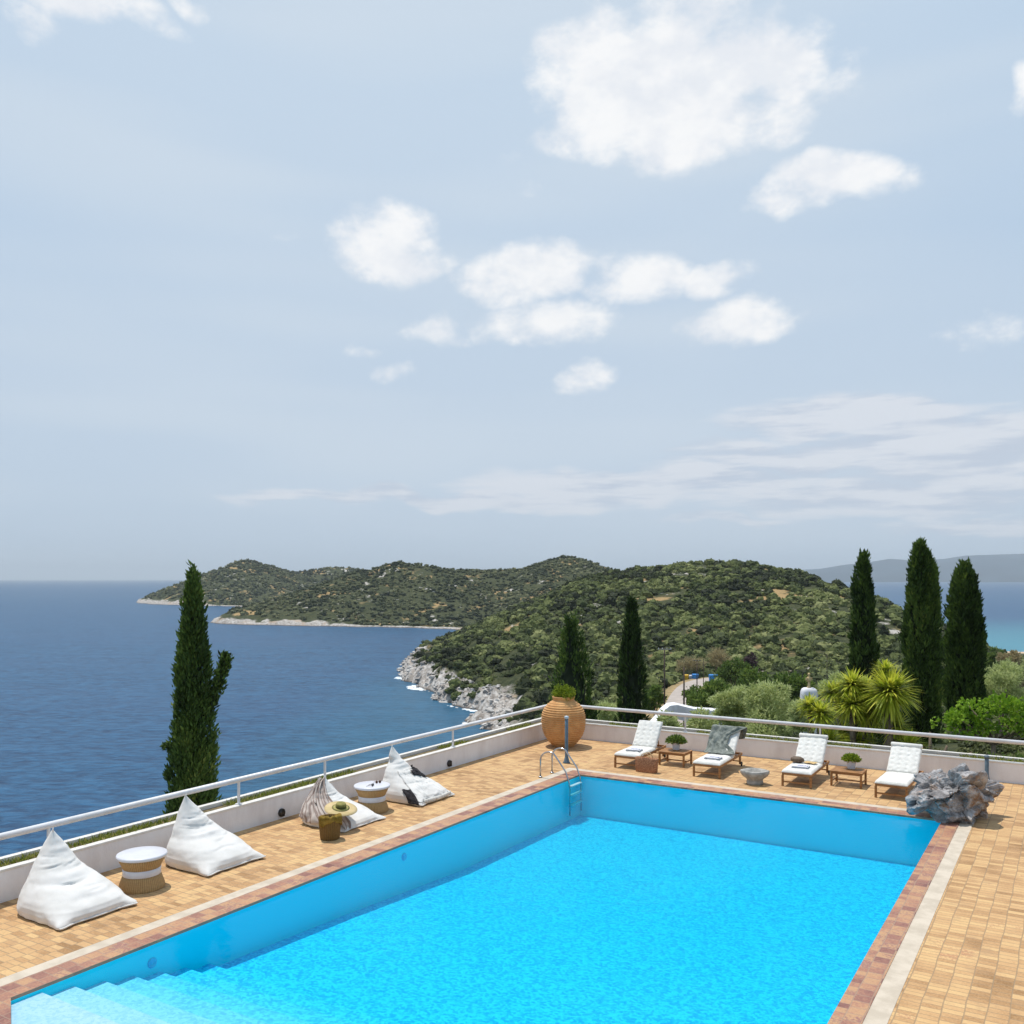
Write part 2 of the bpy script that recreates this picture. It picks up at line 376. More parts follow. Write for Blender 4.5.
def height(X, Y, coastd=None):
    X = np.asarray(X, float); Y = np.asarray(Y, float); P = np.stack([X.ravel(), Y.ravel()], 1); X1 = P[:, 0]; Y1 = P[:, 1]
    sd_ = coast_sd(P)
    fore = np.interp(Y1, [-50, 30, 60, 100, 150, 230, 320, 420, 600], [-3, -3, -7, -12, -17, -20.8, -28, -33.2, -33.8])
    gar = -2.0 - .0 * Y1 - np.clip(Y1 - 52, 0, 300) * .35 - np.clip(14 - X1, 0, 300) * .35 - np.clip(X1 - 80, 0, 400) * .1
    fore = smax(fore, gar, 1.5)
    h1 = ridge(P, HILL1, .17, 14, 2.0, .3); h2 = ridge(P, HILL2, .30, 12, 2.4); h3 = ridge(P, HILL3, .32, 10, 2.)
    T = smax(smax(fore, h1, 5), smax(h2, h3, 8), 5)
    far = np.clip((np.hypot(X1, Y1) - 150) / 200, 0, 1)
    T = T + far * (fbm(X1 / 60, Y1 / 60, 1.3) * 1.6 + fbm(X1 / 14, Y1 / 14, 5.1, 3) * .5) * np.clip((T - SEA) / 10, .2, 1)
    # gullies on the far hills
    T = T - np.clip((Y1 - 650) / 200, 0, 1) * np.abs(fbm(X1 / 110, Y1 / 260, 9.)) * 5
    sdn = sd_ + fbm(X1 / 16, Y1 / 16, 2.) * np.where((X1 > 200) & (Y1 > 400) & (Y1 < 620), .8, 3.5)
    beach = (X1 > 215) & (Y1 < 620)
    prof = SEA + np.where(sdn > 0, np.where(beach, .06 * sdn, 1.2 * np.minimum(sdn, 3.5) + .42 * np.clip(sdn - 3.5, 0, 1e4)), sdn * .8)
    rough = np.clip(1 - np.abs(sdn - 6) / 14, 0, 1) * (~beach)
    prof = prof + rough * (np.abs(fbm(X1 / 5, Y1 / 5, 4., 4)) * 2.6 - .6)
    Z = -smax(-prof, -np.maximum(T, SEA + 1.2), np.where(sdn > 30, 3., .5))
    Z = np.where(sdn < -2, np.minimum(prof, SEA - 1.5), Z); Z = np.maximum(Z, SEA - 6)
    return Z.reshape(X.shape), sdn.reshape(X.shape)

def build_terrain():
    nr, nt = 560, 820
    r = np.concatenate([np.linspace(2, 12, 4)[:-1], np.exp(np.linspace(math.log(12), math.log(2300), nr))])
    # finer in the visible sector
    th = np.concatenate([np.linspace(-105, -34, 90)[:-1], np.linspace(-34, 34, nt - 180), np.linspace(34, 105, 91)[1:]]) * math.pi / 180
    Rr, T = np.meshgrid(r, th, indexing='ij'); X = Rr * np.sin(T); Y = Rr * np.cos(T)
    Z, sdn = height(X, Y)
    V = np.stack([X * cs - Y * sn, X * sn + Y * cs, Z], -1).reshape(-1, 3)
    a, b = X.shape; I = np.arange(a * b).reshape(a, b)
    F = np.stack([I[:-1, :-1], I[1:, :-1], I[1:, 1:], I[:-1, 1:]], -1).reshape(-1, 4)[:, ::-1]
    beach = ((X > 215) & (Y < 620) & (sdn < 26)).astype(float)
    m, t, out = newmat('maquis_ground')
    g = t.node('ShaderNodeNewGeometry'); pos = g.outputs['Position']
    cd = t.node('ShaderNodeAttribute', attribute_name='coastd').outputs['Fac']
    be = t.node('ShaderNodeAttribute', attribute_name='beach').outputs['Fac']
    nn = t.noise(pos, .035, 6, .6); nf = t.noise(pos, .35, 6, .7); n5 = t.noise(pos, .012, 4, .6)
    veg = t.mix(t.smooth(nf, .35, .65), lin((52, 60, 40)), lin((82, 84, 56)))
    veg = t.mix(t.smooth(nn, .57, .64), veg, lin((166, 140, 98)))
    veg = t.mix(t.smooth(t.noise(pos, .05, 5, .65), .60, .66), veg, lin((182, 176, 168)))
    rock = t.mix(t.smooth(t.noise(pos, .5, 6, .7), .35, .65), lin((140, 130, 120)), lin((204, 199, 192)))
    rock = t.mix(t.smooth(t.noise(pos, .06, 4, .6), .56, .68), rock, lin((176, 156, 136)))
    cdn = t.m('ADD', cd, t.m('MULTIPLY', t.m('SUBTRACT', t.noise(pos, .09, 5, .65), .5), 22.))
    col = t.mix(t.smooth(cdn, 5, 9), rock, veg)
    wet = t.smooth(t.xyz(pos)[2], SEA - .2, SEA + 1.0)
    col = t.mix(wet, lin((70, 60, 52)), col)
    col = t.mix(be, col, lin((206, 180, 154)))
    p = t.node('ShaderNodeBsdfPrincipled', {'Base Color': col, 'Roughness': .95, 'Specular IOR Level': .1})
    bn = t.node('ShaderNodeBump', {'Strength': .8, 'Distance': 1.0, 'Height': t.noise(pos, .8, 6, .7)}); t.l.new(bn.outputs[0], p.inputs['Normal'])
    t.l.new(p.outputs[0], out.inputs[0])
    o = arr_mesh('hills', V, F, m, {'coastd': sdn.ravel(), 'beach': beach.ravel()}, smooth=True)
    tag(o, kind='structure')
build_terrain()

# ------------------------------------------------------------------ sea
def build_sea():
    rr = [0, 60, 200, 600, 2000, 6000, 15000, 40000]; n = 96
    mb = MB(); P = [[(r * math.cos(2 * math.pi * j / n), r * math.sin(2 * math.pi * j / n), SEA) for j in range(n)] for r in rr[1:]]
    mb.grid(P, True, wrap=True)
    mb.add([(60 * math.cos(2 * math.pi * j / n), 60 * math.sin(2 * math.pi * j / n), SEA) for j in range(n)], [tuple(range(n))])
    m, t, out = newmat('sea_water')
    g = t.node('ShaderNodeNewGeometry'); pos = g.outputs['Position']
    rx = t.vm('DOT_PRODUCT', pos, (cs, sn, 0), 1); ry = t.vm('DOT_PRODUCT', pos, (-sn, cs, 0), 1)
    q = t.comb(rx, ry, 0.); q1 = t.vm('MULTIPLY', q, (.55, 1, 1))
    w1 = t.noise(q1, .09, 6, .62, .6); w2 = t.noise(q1, .42, 6, .7, .4); w3 = t.noise(t.vm('MULTIPLY', q, (.25, 1, 1)), .006, 4, .6)
    deep = t.mix(t.smooth(t.m('ADD', t.m('MULTIPLY', w1, .25), t.m('MULTIPLY', w2, .75)), .36, .64), lin((12, 50, 82)), lin((42, 94, 130)))
    deep = t.mix(t.m('MULTIPLY', t.smooth(w3, .4, .7), .5), deep, lin((44, 78, 112)))
    # shallow turquoise bay in front of the beach on the right, and a band by the near headland
    sx = t.m('SUBTRACT', rx, t.m('MULTIPLY_ADD', ry, 0., 380.)); sy = t.m('SUBTRACT', ry, 500.)
    bay = t.m('MULTIPLY', t.smooth(sy, 500., 30.), t.smooth(rx, 150., 260.))
    bay.node.inputs  # keep
    col = t.mix(t.m('MULTIPLY', bay, .8), deep, lin((70, 134, 148)))
    near = t.m('MULTIPLY', t.smooth(rx, -75., -30.), t.smooth(ry, 430., 330.))
    col = t.mix(t.m('MULTIPLY', near, .25), col, lin((50, 112, 126)))
    p = t.node('ShaderNodeBsdfPrincipled', {'Base Color': col, 'Roughness': .35, 'Specular IOR Level': .08})
    bn = t.node('ShaderNodeBump', {'Strength': .7, 'Distance': .9, 'Height': t.m('ADD', w1, t.m('MULTIPLY', w2, .5))}); t.l.new(bn.outputs[0], p.inputs['Normal'])
    t.l.new(p.outputs[0], out.inputs[0])
    tag(mb.build('sea', m), kind='structure')
build_sea()

# ------------------------------------------------------------------ far mountains across the water
def build_mountains():
    pts = [(740, 580.5), (775, 576), (800, 571), (820, 570), (845, 566), (872, 563), (890, 560), (915, 562), (945, 560), (965, 557), (990, 556), (1024, 555), (1060, 551), (1120, 556), (1200, 550), (1300, 556), (1420, 576)]
    a = np.linspace(740, 1420, 260); prof = np.interp(a, [p[0] for p in pts], [p[1] for p in pts])
    D0, D1 = 11000., 15000.; k = np.linspace(0, 1, 26)
    A, Kk = np.meshgrid(a, k, indexing='ij'); D = D0 + (D1 - D0) * Kk
    X = (A - 512) / FPX * D
    hmax = (HZ - prof)[:, None] / FPX * 13000 + 40
    shape = np.sin(np.pi * np.clip(Kk, 0, 1)) ** .8
    Z = SEA + hmax * shape * (1 + .0 * A) * (1 - .22 * np.abs(fbm(X / 700, D / 700, 3.)) * (Kk < .45))
    V = np.stack([X * cs - D * sn, X * sn + D * cs, Z], -1).reshape(-1, 3)
    n, b = A.shape; I = np.arange(n * b).reshape(n, b)
    F = np.stack([I[:-1, :-1], I[1:, :-1], I[1:, 1:], I[:-1, 1:]], -1).reshape(-1, 4)
    tag(arr_mesh('mountains', V, F, M('hazed_mountain_scrub', (34, 54, 70), (50, 70, 84), .95, .002, 0, spec=.1), smooth=True), kind='structure')  # scrub colour shifted blue, some distance haze is painted in
build_mountains()

# ------------------------------------------------------------------ haze
def build_haze():
    mb = MB(); mb.box(-42000, -42000, SEA - 8, 42000, 42000, 460)
    m, t, out = newmat('haze')
    pv = t.node('ShaderNodeVolumePrincipled', {'Color': (.84, .93, 1.0, 1), 'Density': .000068, 'Anisotropy': .0})
    t.l.new(pv.outputs[0], out.inputs['Volume'])
    o = mb.build('haze', m); tag(o, kind='stuff')
build_haze()

# ------------------------------------------------------------------ terrace, pool
PX0, PX1, PY0, PY1 = -10.83, -2.40, 5.3, 20.88
CW = .40; CWR = .33; KW = .24
WXI = -14.15; WYI = 25.55
def strips():
    # pool outline: near end is slanted at the left corner
    pool = [(PX0, 6.2), (-9.25, PY0), (PX1, PY0), (PX1, PY1), (PX0, PY1)]
    def off(l, r, n, f): return [(PX0 - l, 6.2 - n * .45), (-9.25 - n * .25, PY0 - n), (PX1 + r, PY0 - n), (PX1 + r, PY1 + f), (PX0 - l, PY1 + f)]
    c1 = off(CW, CWR, .4, CW); k1 = off(CW + KW, CWR + KW, .64, CW + KW)
    dk = [(WXI, 3), (-11.5, -10), (14, -10), (14, WYI), (WXI, WYI)]
    return pool, c1, k1, dk
pool, c1, k1, dk = strips()
def ringmesh(a, b, z, za=None, lip=0.):
    mb = MB(); n = len(a)
    v = [(x, y, z) for x, y in a] + [(x, y, z) for x, y in b]
    mb.add(v, [(i, (i + 1) % n, n + (i + 1) % n, n + i)[::-1] for i in range(n)])
    return mb
deck = ringmesh(k1, dk, 0.0)
deck.add([(WXI, 3, 0), (WXI, -10, 0), (-11.5, -10, 0)], [(0, 1, 2)])
tag(deck.build('terrace_paving', m_deck), kind='structure')
kb = ringmesh(c1, k1, .004); tag(kb.build('drain_kerb', m_kerb), kind='structure')
gt = MB()                                            # thin joint line along the right kerb
# coping with a small overhang and front face
for nm, sel, mt in (('pool_coping', (0, 2, 4), m_cop), ('pool_coping', (1, 3), m_cop2)):
    mb = MB(); n = 5
    for i in range(5):
        sides = {0: 1, 1: 1, 2: 0, 3: 1, 4: 0}
    for i in range(5):
        j = (i + 1) % 5
        vert = i in (2, 4)                           # edges running along y
        if (mt is m_cop) != vert: continue
        a0, a1 = Vector((*pool[i], 0)), Vector((*pool[j], 0)); b0, b1 = Vector((*c1[i], 0)), Vector((*c1[j], 0))
        z = .012
        N = 60
        top = [[(a0.lerp(a1, q / N).x, a0.lerp(a1, q / N).y, z - .0) for q in range(N + 1)], [(b0.lerp(b1, q / N).x, b0.lerp(b1, q / N).y, z) for q in range(N + 1)]]
        mb.grid(top[::-1], False)
        mb.add([(a0.x, a0.y, z), (a1.x, a1.y, z), (a1.x, a1.y, -.03), (a0.x, a0.y, -.03)], [(0, 1, 2, 3)])
        mb.add([(b0.x, b0.y, z), (b1.x, b1.y, z), (b1.x, b1.y, 0), (b0.x, b0.y, 0)], [(3, 2, 1, 0)])
    tag(mb.build(nm, mt), kind='structure')

def build_pool():
    m, t, out = newmat('pool_shell_caustics')
    g = t.node('ShaderNodeNewGeometry'); pos = g.outputs['Position']
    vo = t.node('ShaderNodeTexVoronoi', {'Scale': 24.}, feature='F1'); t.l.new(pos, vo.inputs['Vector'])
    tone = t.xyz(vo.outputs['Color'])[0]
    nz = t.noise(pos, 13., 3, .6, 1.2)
    f = t.smooth(t.m('ADD', t.m('MULTIPLY', tone, .45), t.m('MULTIPLY', nz, .8)), .36, .80)  # bright mottling: caustic light painted into the floor colour
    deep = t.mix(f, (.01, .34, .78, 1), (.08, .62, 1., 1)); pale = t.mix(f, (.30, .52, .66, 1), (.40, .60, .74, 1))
    col = t.mix(t.smooth(t.xyz(pos)[1], 9.4, 6.4), deep, pale); wallside = t.m('LESS_THAN', t.m('ABSOLUTE', t.xyz(g.outputs['Normal'])[2]), .5)
    far_or_side = t.m('MAXIMUM', t.m('GREATER_THAN', t.xyz(pos)[0], PX1 - .01), t.m('MAXIMUM', t.m('LESS_THAN', t.xyz(pos)[0], PX0 + .01), t.m('GREATER_THAN', t.xyz(pos)[1], PY1 - .01)))
    col = t.mix(far_or_side, col, (.005, .80, 1.0, 1))
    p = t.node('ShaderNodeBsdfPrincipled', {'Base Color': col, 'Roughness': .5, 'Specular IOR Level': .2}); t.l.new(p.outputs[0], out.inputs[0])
    mb = MB()
    # floor profile along y: steps then slope then flat
    prof = [(PY0, -.07), (6.58, -.07), (6.58, -.15), (7.0, -.15), (7.0, -.245), (7.43, -.245), (7.43, -.335), (7.86, -.335), (7.86, -.43), (8.28, -.43), (8.28, -.525), (8.7, -.525), (8.7, -.62), (9.12, -.62), (9.12, -.71), (12., -.82), (15.5, -1.0), (PY1, -1.02)]
    for (ya, za), (yb, zb) in zip(prof[:-1], prof[1:]):
        mb.add([(PX0, ya, za), (PX1, ya, za), (PX1, yb, zb), (PX0, yb, zb)], [(0, 1, 2, 3)])
    zt = -.03; e = .003
    mb.add([(PX0, PY0, zt), (PX0, PY1, zt), (PX0, PY1, -1.3), (PX0, PY0, -1.3)], [(0, 1, 2, 3)])
    mb.add([(PX1, PY0, zt), (PX1, PY1, zt), (PX1, PY1, -1.3), (PX1, PY0, -1.3)], [(3, 2, 1, 0)])
    mb.add([(PX0, PY1, zt), (PX1, PY1, zt), (PX1, PY1, -1.3), (PX0, PY1, -1.3)], [(0, 1, 2, 3)])
    mb.add([(PX0, PY0, zt), (PX1, PY0, zt), (PX1, PY0, -1.3), (PX0, PY0, -1.3)], [(3, 2, 1, 0)])
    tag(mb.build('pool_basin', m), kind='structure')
    # coping underside so nothing shows between shell and paving
    m, t, out = newmat('pool_water')
    g = t.node('ShaderNodeNewGeometry'); pos = g.outputs['Position']
    h = t.m('ADD', t.noise(pos, 2.2, 3, .55, .8), t.m('MULTIPLY', t.noise(pos, 8, 3, .6, .6), .35))
    bn = t.node('ShaderNodeBump', {'Strength': .3, 'Distance': .02, 'Height': h})
    fr = t.node('ShaderNodeFresnel', {'IOR': 1.33, 'Normal': bn.outputs[0]})
    gl = t.node('ShaderNodeBsdfGlossy', {'Roughness': .03, 'Color': (1, 1, 1, 1), 'Normal': bn.outputs[0]})
    tr = t.node('ShaderNodeBsdfTransparent')
    mx = t.node('ShaderNodeMixShader'); t.l.new(t.m('MULTIPLY', fr.outputs[0], .22), mx.inputs[0]); t.l.new(tr.outputs[0], mx.inputs[1]); t.l.new(gl.outputs[0], mx.inputs[2])
    t.l.new(mx.outputs[0], out.inputs[0])
    va = t.node('ShaderNodeVolumeAbsorption', {'Color': (0, .965, .999, 1), 'Density': .9}); vs = t.node('ShaderNodeVolumeScatter', {'Color': (0, .50, 1.0, 1), 'Density': .14})
    ad = t.node('ShaderNodeAddShader'); t.l.new(va.outputs[0], ad.inputs[0]); t.l.new(vs.outputs[0], ad.inputs[1]); t.l.new(ad.outputs[0], out.inputs['Volume'])
    mb = MB(); e = .05; mb.box(PX0 - e, PY0 - e, -1.4, PX1 + e, PY1 + e, -.036)
    tag(mb.build('pool_water', m), kind='structure')
build_pool()

# parapet wall with planted trough: one thing, three parts
def build_parapet():
    r = empty('parapet_wall', (WXI, WYI, 0))
    tag(r, 'low white parapet wall with a narrow planted trough along the terrace edge', 'wall')
    def L(xo0, xo1, z0, z1, name, mt, bev=.006):     # an L-shaped band, distances outside the inner face
        mb = MB(); X0 = -xo1; X1 = -xo0
        mb.add([(-xo0, -32, z0), (-xo0, xo0, z0), (28, xo0, z0), (28, xo1, z0), (-xo1, xo1, z0), (-xo1, -32, z0),
                (-xo0, -32, z1), (-xo0, xo0, z1), (28, xo0, z1), (28, xo1, z1), (-xo1, xo1, z1), (-xo1, -32, z1)],
               [(6, 7, 10, 11), (7, 8, 9, 10), (5, 4, 1, 0), (4, 3, 2, 1), (0, 1, 7, 6), (1, 2, 8, 7), (2, 3, 9, 8), (3, 4, 10, 9), (4, 5, 11, 10), (5, 0, 6, 11)])
        return mb.build(name, mt, r, bevel=bev)
    L(0, .13, -.05, .47, 'inner_wall', m_wall, 0); L(-.012, .14, .47, .51, 'wall_cap', m_wtop)
    L(.13, .42, -.05, .475, 'planting_trough', m_soil, 0)
    L(.42, .52, -7, .50, 'outer_wall', m_wall, 0); L(.41, .53, .50, .555, 'outer_cap', m_wtop)
build_parapet()
def build_railing():
    r = empty('railing', (WXI, WYI, .51)); tag(r, 'white handrail on slim posts fixed along the low parapet wall', 'railing')
    o = .085; z = .49
    MB().tube([(-o, -32, z), (-o, o, z), (28, o, z)], .055, 12).build('top_rail', m_rail, r)
    ys = [-27.6]
    for y in POSTL: 
        mb = MB(); mb.box(-o - .02, y - WYI - .02, 0, -o + .02, y - WYI + .02, z); mb.box(-o - .05, y - WYI - .05, 0, -o + .05, y - WYI + .05, .02); mb.build('post', m_rail, r)
    for x in POSTF:
        mb = MB(); mb.box(x - WXI - .02, o - .02, 0, x - WXI + .02, o + .02, z); mb.box(x - WXI - .05, o - .05, 0, x - WXI + .05, o + .05, .02); mb.build('post', m_rail, r)
    for y in (-19, -12.5, -8.7, -3.5): pass
POSTL = [4.5, 8.77, 12.74, 15.2, 20.1, 25.3]; POSTF = [-13.6, -9.82, -5.97, 2.1, 6.1, 10.1]
build_railing()

# ------------------------------------------------------------------ furniture
def bean_bag(loc, label, top=1.12, wid=1.26, dep=1.36, seed=1, slump=0., apex=(0, 0), rz=0., neck=0.):
    """origin at the middle of the base; front faces +x"""
    root = empty('bean_bag', loc, rz); tag(root, label, 'bean bag', 'white bean bags along the left parapet')
    NL, NA = 90, 96
    zt = [0, .02, .05, .10, .16, .22, .30, .36, .42, .5, .58, .68, .8, .9, 1.0]        # fraction of height
    fr = [.62, .67, .68, .68, .64, .54, .39, .24, .10, -.04, -.15, -.25, -.35, -.42, -.47]  # front x (fraction of depth .. )
    bk = [-.56, -.60, -.63, -.66, -.67, -.67, -.665, -.66, -.65, -.63, -.615, -.59, -.56, -.52, -.485]
    hw = [.56, .62, .63, .64, .635, .61, .56, .505, .45, .39, .33, .265, .18, .095, .012]
    ex = [3.0, 3.2, 3.4, 3.2, 3, 2.8, 2.7, 2.6, 2.5, 2.4, 2.3, 2.2, 2.1, 2, 2]
    fq = random.Random(seed); FOLDS = [(fq.uniform(.28, .72), fq.uniform(-.3, .3), fq.uniform(-2.5, 2.5)) for _ in range(11)]
    def P(a, q):                                      # a angle, q 0..1 height
        z = q * top; s = q
        f_ = np.interp(s, zt, fr) * dep / 1.36; b_ = np.interp(s, zt, bk) * dep / 1.36; w_ = np.interp(s, zt, hw) * wid / 1.26; e_ = np.interp(s, zt, ex)
        if neck and s > .55: w_ *= 1 - neck * math.exp(-((s - .72) / .09) ** 2)
        c, d_ = math.cos(a), math.sin(a)
        cx = (f_ + b_) / 2; hx = (f_ - b_) / 2
        x = cx + hx * math.copysign(abs(c) ** (2 / e_), c); y = w_ * math.copysign(abs(d_) ** (2 / e_), d_)
        # pointed front corners low down
        if c > 0:
            k = (abs(math.sin(2 * a)) ** 6) * math.exp(-((q - .02) / .09) ** 2)
            x += .15 * k; y += .13 * k * math.copysign(1, d_)
        x += apex[0] * s ** 2; y += apex[1] * s ** 2
        # wrinkles: horizontal folds on the back rest, puckers
        wr = float(vnoise(x * 2.2 + seed * 7, y * 1.6, z * 15 + seed)) * .030 * math.exp(-((s - .5) / .28) ** 2) * (.25 + .75 * max(0, c))
        wr -= .022 * max(0, c) * sum(math.exp(-((s - h_ + .05 * abs(y) * k_) / .010) ** 2) * math.exp(-((y - y_) / .22) ** 2) for h_, y_, k_ in FOLDS)
        wr += float(fbm(x * 5 + seed * 3, y * 5, z * 5, 3)) * .013
        wr += .012 * math.sin(22 * a + seed) * math.exp(-((q - .02) / .08) ** 2)
        wr *= min(1, (1 - q) * 4)
        n = Vector((c, d_, .4)).normalized()
        z2 = z - slump * max(0, x) * (1 - s)
        return Vector((x, y, max(z2, 0))) + n * wr
    mb = MB(); rows = []
    for i in range(NL + 1):
        q = (i / NL) ** 1.25
        rows.append([P(2 * math.pi * j / NA, q) for j in range(NA)])
    mb.grid(rows, True, wrap=True); mb.add(rows[0], [tuple(range(NA - 1, -1, -1))]); mb.add(rows[-1], [tuple(range(NA))], True)
    mb.build('cover', m_bag, root)
    # seam piping along the front lip
    sp = [P(a, .035) + Vector((.012, 0, 0)) for a in np.linspace(-math.pi / 4, math.pi / 4, 40)]
    MB().tube(sp, .013, 6).build('seam', m_bag, root)
    # pull tab at the tip
    tip = P(0, 1.); MB().tube([tip + Vector((0, 0, -.05)), tip + Vector((0, 0, .0)), tip + Vector((.01, 0, .035))], [.02, .014, .006], 8).build('tab', m_bag, root)
    return root, P
def drape(name, Pf, root, a0, a1, q0, q1, mat_, lift=.03, fold=.03, nf=9, label=None, cat='throw', seed=1, nx=70, ny=50, edge=.0, freeze=True):
    """cloth that follows the surface Pf; top-level, world coordinates"""
    rz = root.rotation_euler.z; Mx = Matrix.Translation(root.location) @ Matrix.Rotation(rz, 4, 'Z'); rows = []
    for i in range(nx + 1):
        a = a0 + (a1 - a0) * i / nx; row = []
        for j in range(ny + 1):
            v = j / ny; e = .5 + .5 * float(vnoise(i * .23 + seed, seed * 3.)); qq = q0 + (q1 - q0) * v + edge * (e - .5) * (1 if v > .5 else -1)
            p = Pf(a, min(max(qq, .02), .985)); out = Vector((p.x + .25, p.y, .35)).normalized() if True else 0
            n = Vector((math.cos(a), math.sin(a), .35)).normalized()
            f_ = lift + fold * (.5 + .5 * math.sin(nf * (a - a0) / (a1 - a0) * 6.28 + 2.2 * float(vnoise(a * 3, v * 3, seed)) * 2)) * (1 - .2 * v) + .012 * float(fbm(i * .15, j * .15, seed))
            row.append(Mx @ (p + n * f_))
        rows.append(row)
    mb = MB(); mb.grid(rows, True); o = mb.build(name, mat_, solid=.012)
    at_ = o.data.attributes.new('across', 'FLOAT', 'POINT'); at_.data.foreach_set('value', np.repeat(np.linspace(0, 1, nx + 1), ny + 1).astype(np.float32))
    tag(o, label, cat); return o

bag1, P1 = bean_bag((-12.99, 8.36, 0), 'white bean bag nearest the camera, left of the wicker drum table with the bare top', seed=1, apex=(-.03, .02))
bag2, P2 = bean_bag((-13.10, 11.05, 0), 'white bean bag in front of the left cypress, right of the bare drum table', seed=5, apex=(.0, -.12), top=1.13)
bag3, P3 = bean_bag((-13.0, 14.28, 0), 'white bean bag covered by a striped throw beside the straw hat', seed=9, top=.86, apex=(.06, .03))
bag4, P4 = bean_bag((-12.95, 16.72, 0), 'white bean bag with pinched peak and fringed blanket, farthest along the parapet', seed=12, apex=(-.06, -.1), top=1.14, neck=.38, dep=1.36)

def build_stripes():
    m, t, out = newmat('striped_cotton')
    v = t.node('ShaderNodeTexCoord').outputs['Object']
    s_ = t.m('FRACT', t.m('MULTIPLY', t.node('ShaderNodeAttribute', attribute_name='across').outputs['Fac'], 11.))
    n = t.noise(v, 14, 4, .6)
    col = t.mix(t.smooth(s_, .55, .66), lin((190, 179, 170)), lin((146, 130, 122)))
    col = t.mix(t.m('MULTIPLY', t.smooth(n, .5, .7), .4), col, lin((184, 166, 156)))
    p = t.node('ShaderNodeBsdfPrincipled', {'Base Color': col, 'Roughness': .9, 'Specular IOR Level': .1}); t.l.new(p.outputs[0], out.inputs[0]); return m
m_stripe = build_stripes()
m_grythrow = M('sage_grey_wool', (142, 146, 138), (98, 104, 98), .95, 9, .4, 160, spec=.1)
m_black = M('charcoal_linen', (62, 60, 62), (44, 42, 44), .9, 10, .4, 120, spec=.1)
m_mustard = M('mustard_cloth', (150, 124, 58), (112, 90, 36), .9, 10, .4, 90, spec=.1)
th = drape('throw', P3, bag3, -2.3, -.42, .96, .10, m_stripe, .02, .06, 6, 'striped beige and brown throw draped over the peak of a bean bag', 'throw', 3, edge=.14)
bl = drape('blanket', P4, bag4, -.85, .62, .55, .10, m_bag, .012, .014, 4, 'white blanket with fringed edge spread on the farthest bean bag', 'blanket', 5, edge=.05)
# fringe of the blanket
Mx4 = Matrix.Translation(bag4.location); rowA, rowB, rowC = [], [], []
for i in range(140):
    a = -.6 + 1.25 * i / 139; p = Mx4 @ (P4(a, .11) + Vector((math.cos(a), math.sin(a), .3)).normalized() * .045); k = .03 + .08 * abs(math.sin(i * 1.7)) * random.uniform(.6, 1)
    rowA.append(p); rowB.append(p + Vector((.012, 0, -k * .5))); rowC.append(p + Vector((.02 + random.uniform(-.01, .01), random.uniform(-.006, .006), -k)))
fo = MB().grid([rowA, rowB, rowC], True).build('fringe', m_cush, solid=.006); fo.parent = bl
drape('cloth', P4, bag4, -.05, .50, .56, .42, m_black, .05, .02, 3, 'charcoal cloth thrown over the side of the farthest bean bag', 'cloth', 8, nx=30, ny=30, edge=.1)
def cushion_slab(name, w, d, h, mat_, loc, rot, label, cat):
    mb = MB(); n = 14; rows = []
    for s_ in (1, -1):
        P = [[(w * (i / n - .5), d * (j / n - .5), s_ * h / 2 * (max(0, 1 - (2 * i / n - 1) ** 6) * max(0, 1 - (2 * j / n - 1) ** 6)) ** .5 + .008 * float(fbm(i * .4, j * .4, 3.))) for j in range(n + 1)] for i in range(n + 1)]
        mb.grid(P if s_ > 0 else P[::-1], True)
    o = mb.build(name, mat_); o.location = loc; o.rotation_euler = rot; tag(o, label, cat); return o
drape('towel', P4, bag4, -1.25, -.86, .27, .03, m_black, .035, .02, 1.5, 'charcoal towel hanging at the near corner of the farthest bean bag', 'towel', 15, nx=26, ny=26, edge=.02)

def drum_table(loc, label):
    r = empty('drum_table', loc); tag(r, label, 'side table', 'wicker drum tables between the bean bags')
    mb = MB(); mb.lathe([(.355, .0), (.36, .01), (.35, .06), (.315, .16), (.29, .22)], 48); mb.build('base', m_wick, r)
    mb = MB(); mb.lathe([(.292, .22), (.297, .225), (.290, .27), (.297, .325), (.292, .33)], 48); mb.build('band', m_white, r)
    mb = MB(); mb.lathe([(.29, .33), (.30, .36), (.345, .45), (.365, .50)], 48); mb.build('body', m_wick, r)
    mb = MB(); mb.lathe([(.37, .50), (.388, .505), (.392, .53), (.385, .55), (.37, .556), (.1, .556), (.01, .556)], 56); mb.build('top', m_white, r)
    return r
drum_table((-12.94, 9.56, 0), 'wicker drum table with a bare white top between the two plain bean bags')
drum_table((-13.0, 15.34, 0), 'wicker drum table with sunglasses on its white top')
def sunglasses(loc, rz, label, mt):
    r = empty('sunglasses', loc, rz); tag(r, label, 'sunglasses', 'sunglasses on the drum table')
    for s_ in (-1, 1):
        mb = MB(); mb.lathe([(.026, -.004), (.030, -.001), (.030, .004), (.024, .007)], 16, (0, 0, 0)); o = mb.build('lens', mt, r); o.location = (0, s_ * .036, .03); o.rotation_euler = (0, R(70), 0)
        MB().tube([(0, s_ * .066, .04), (-.06, s_ * .066, .03), (-.12, s_ * .06, .006)], .0045, 6).build('temple', mt, r)
    MB().tube([(0, -.012, .04), (0, .012, .04)], .004, 6).build('bridge', mt, r)
sunglasses((-12.88, 15.22, .556), R(20), 'dark sunglasses lying on the left of the drum table top', m_dark)
sunglasses((-12.96, 15.50, .556), R(-30), 'brown sunglasses lying on the right of the drum table top', M('tortoiseshell', (92, 56, 34), (60, 38, 24), .3, 30))

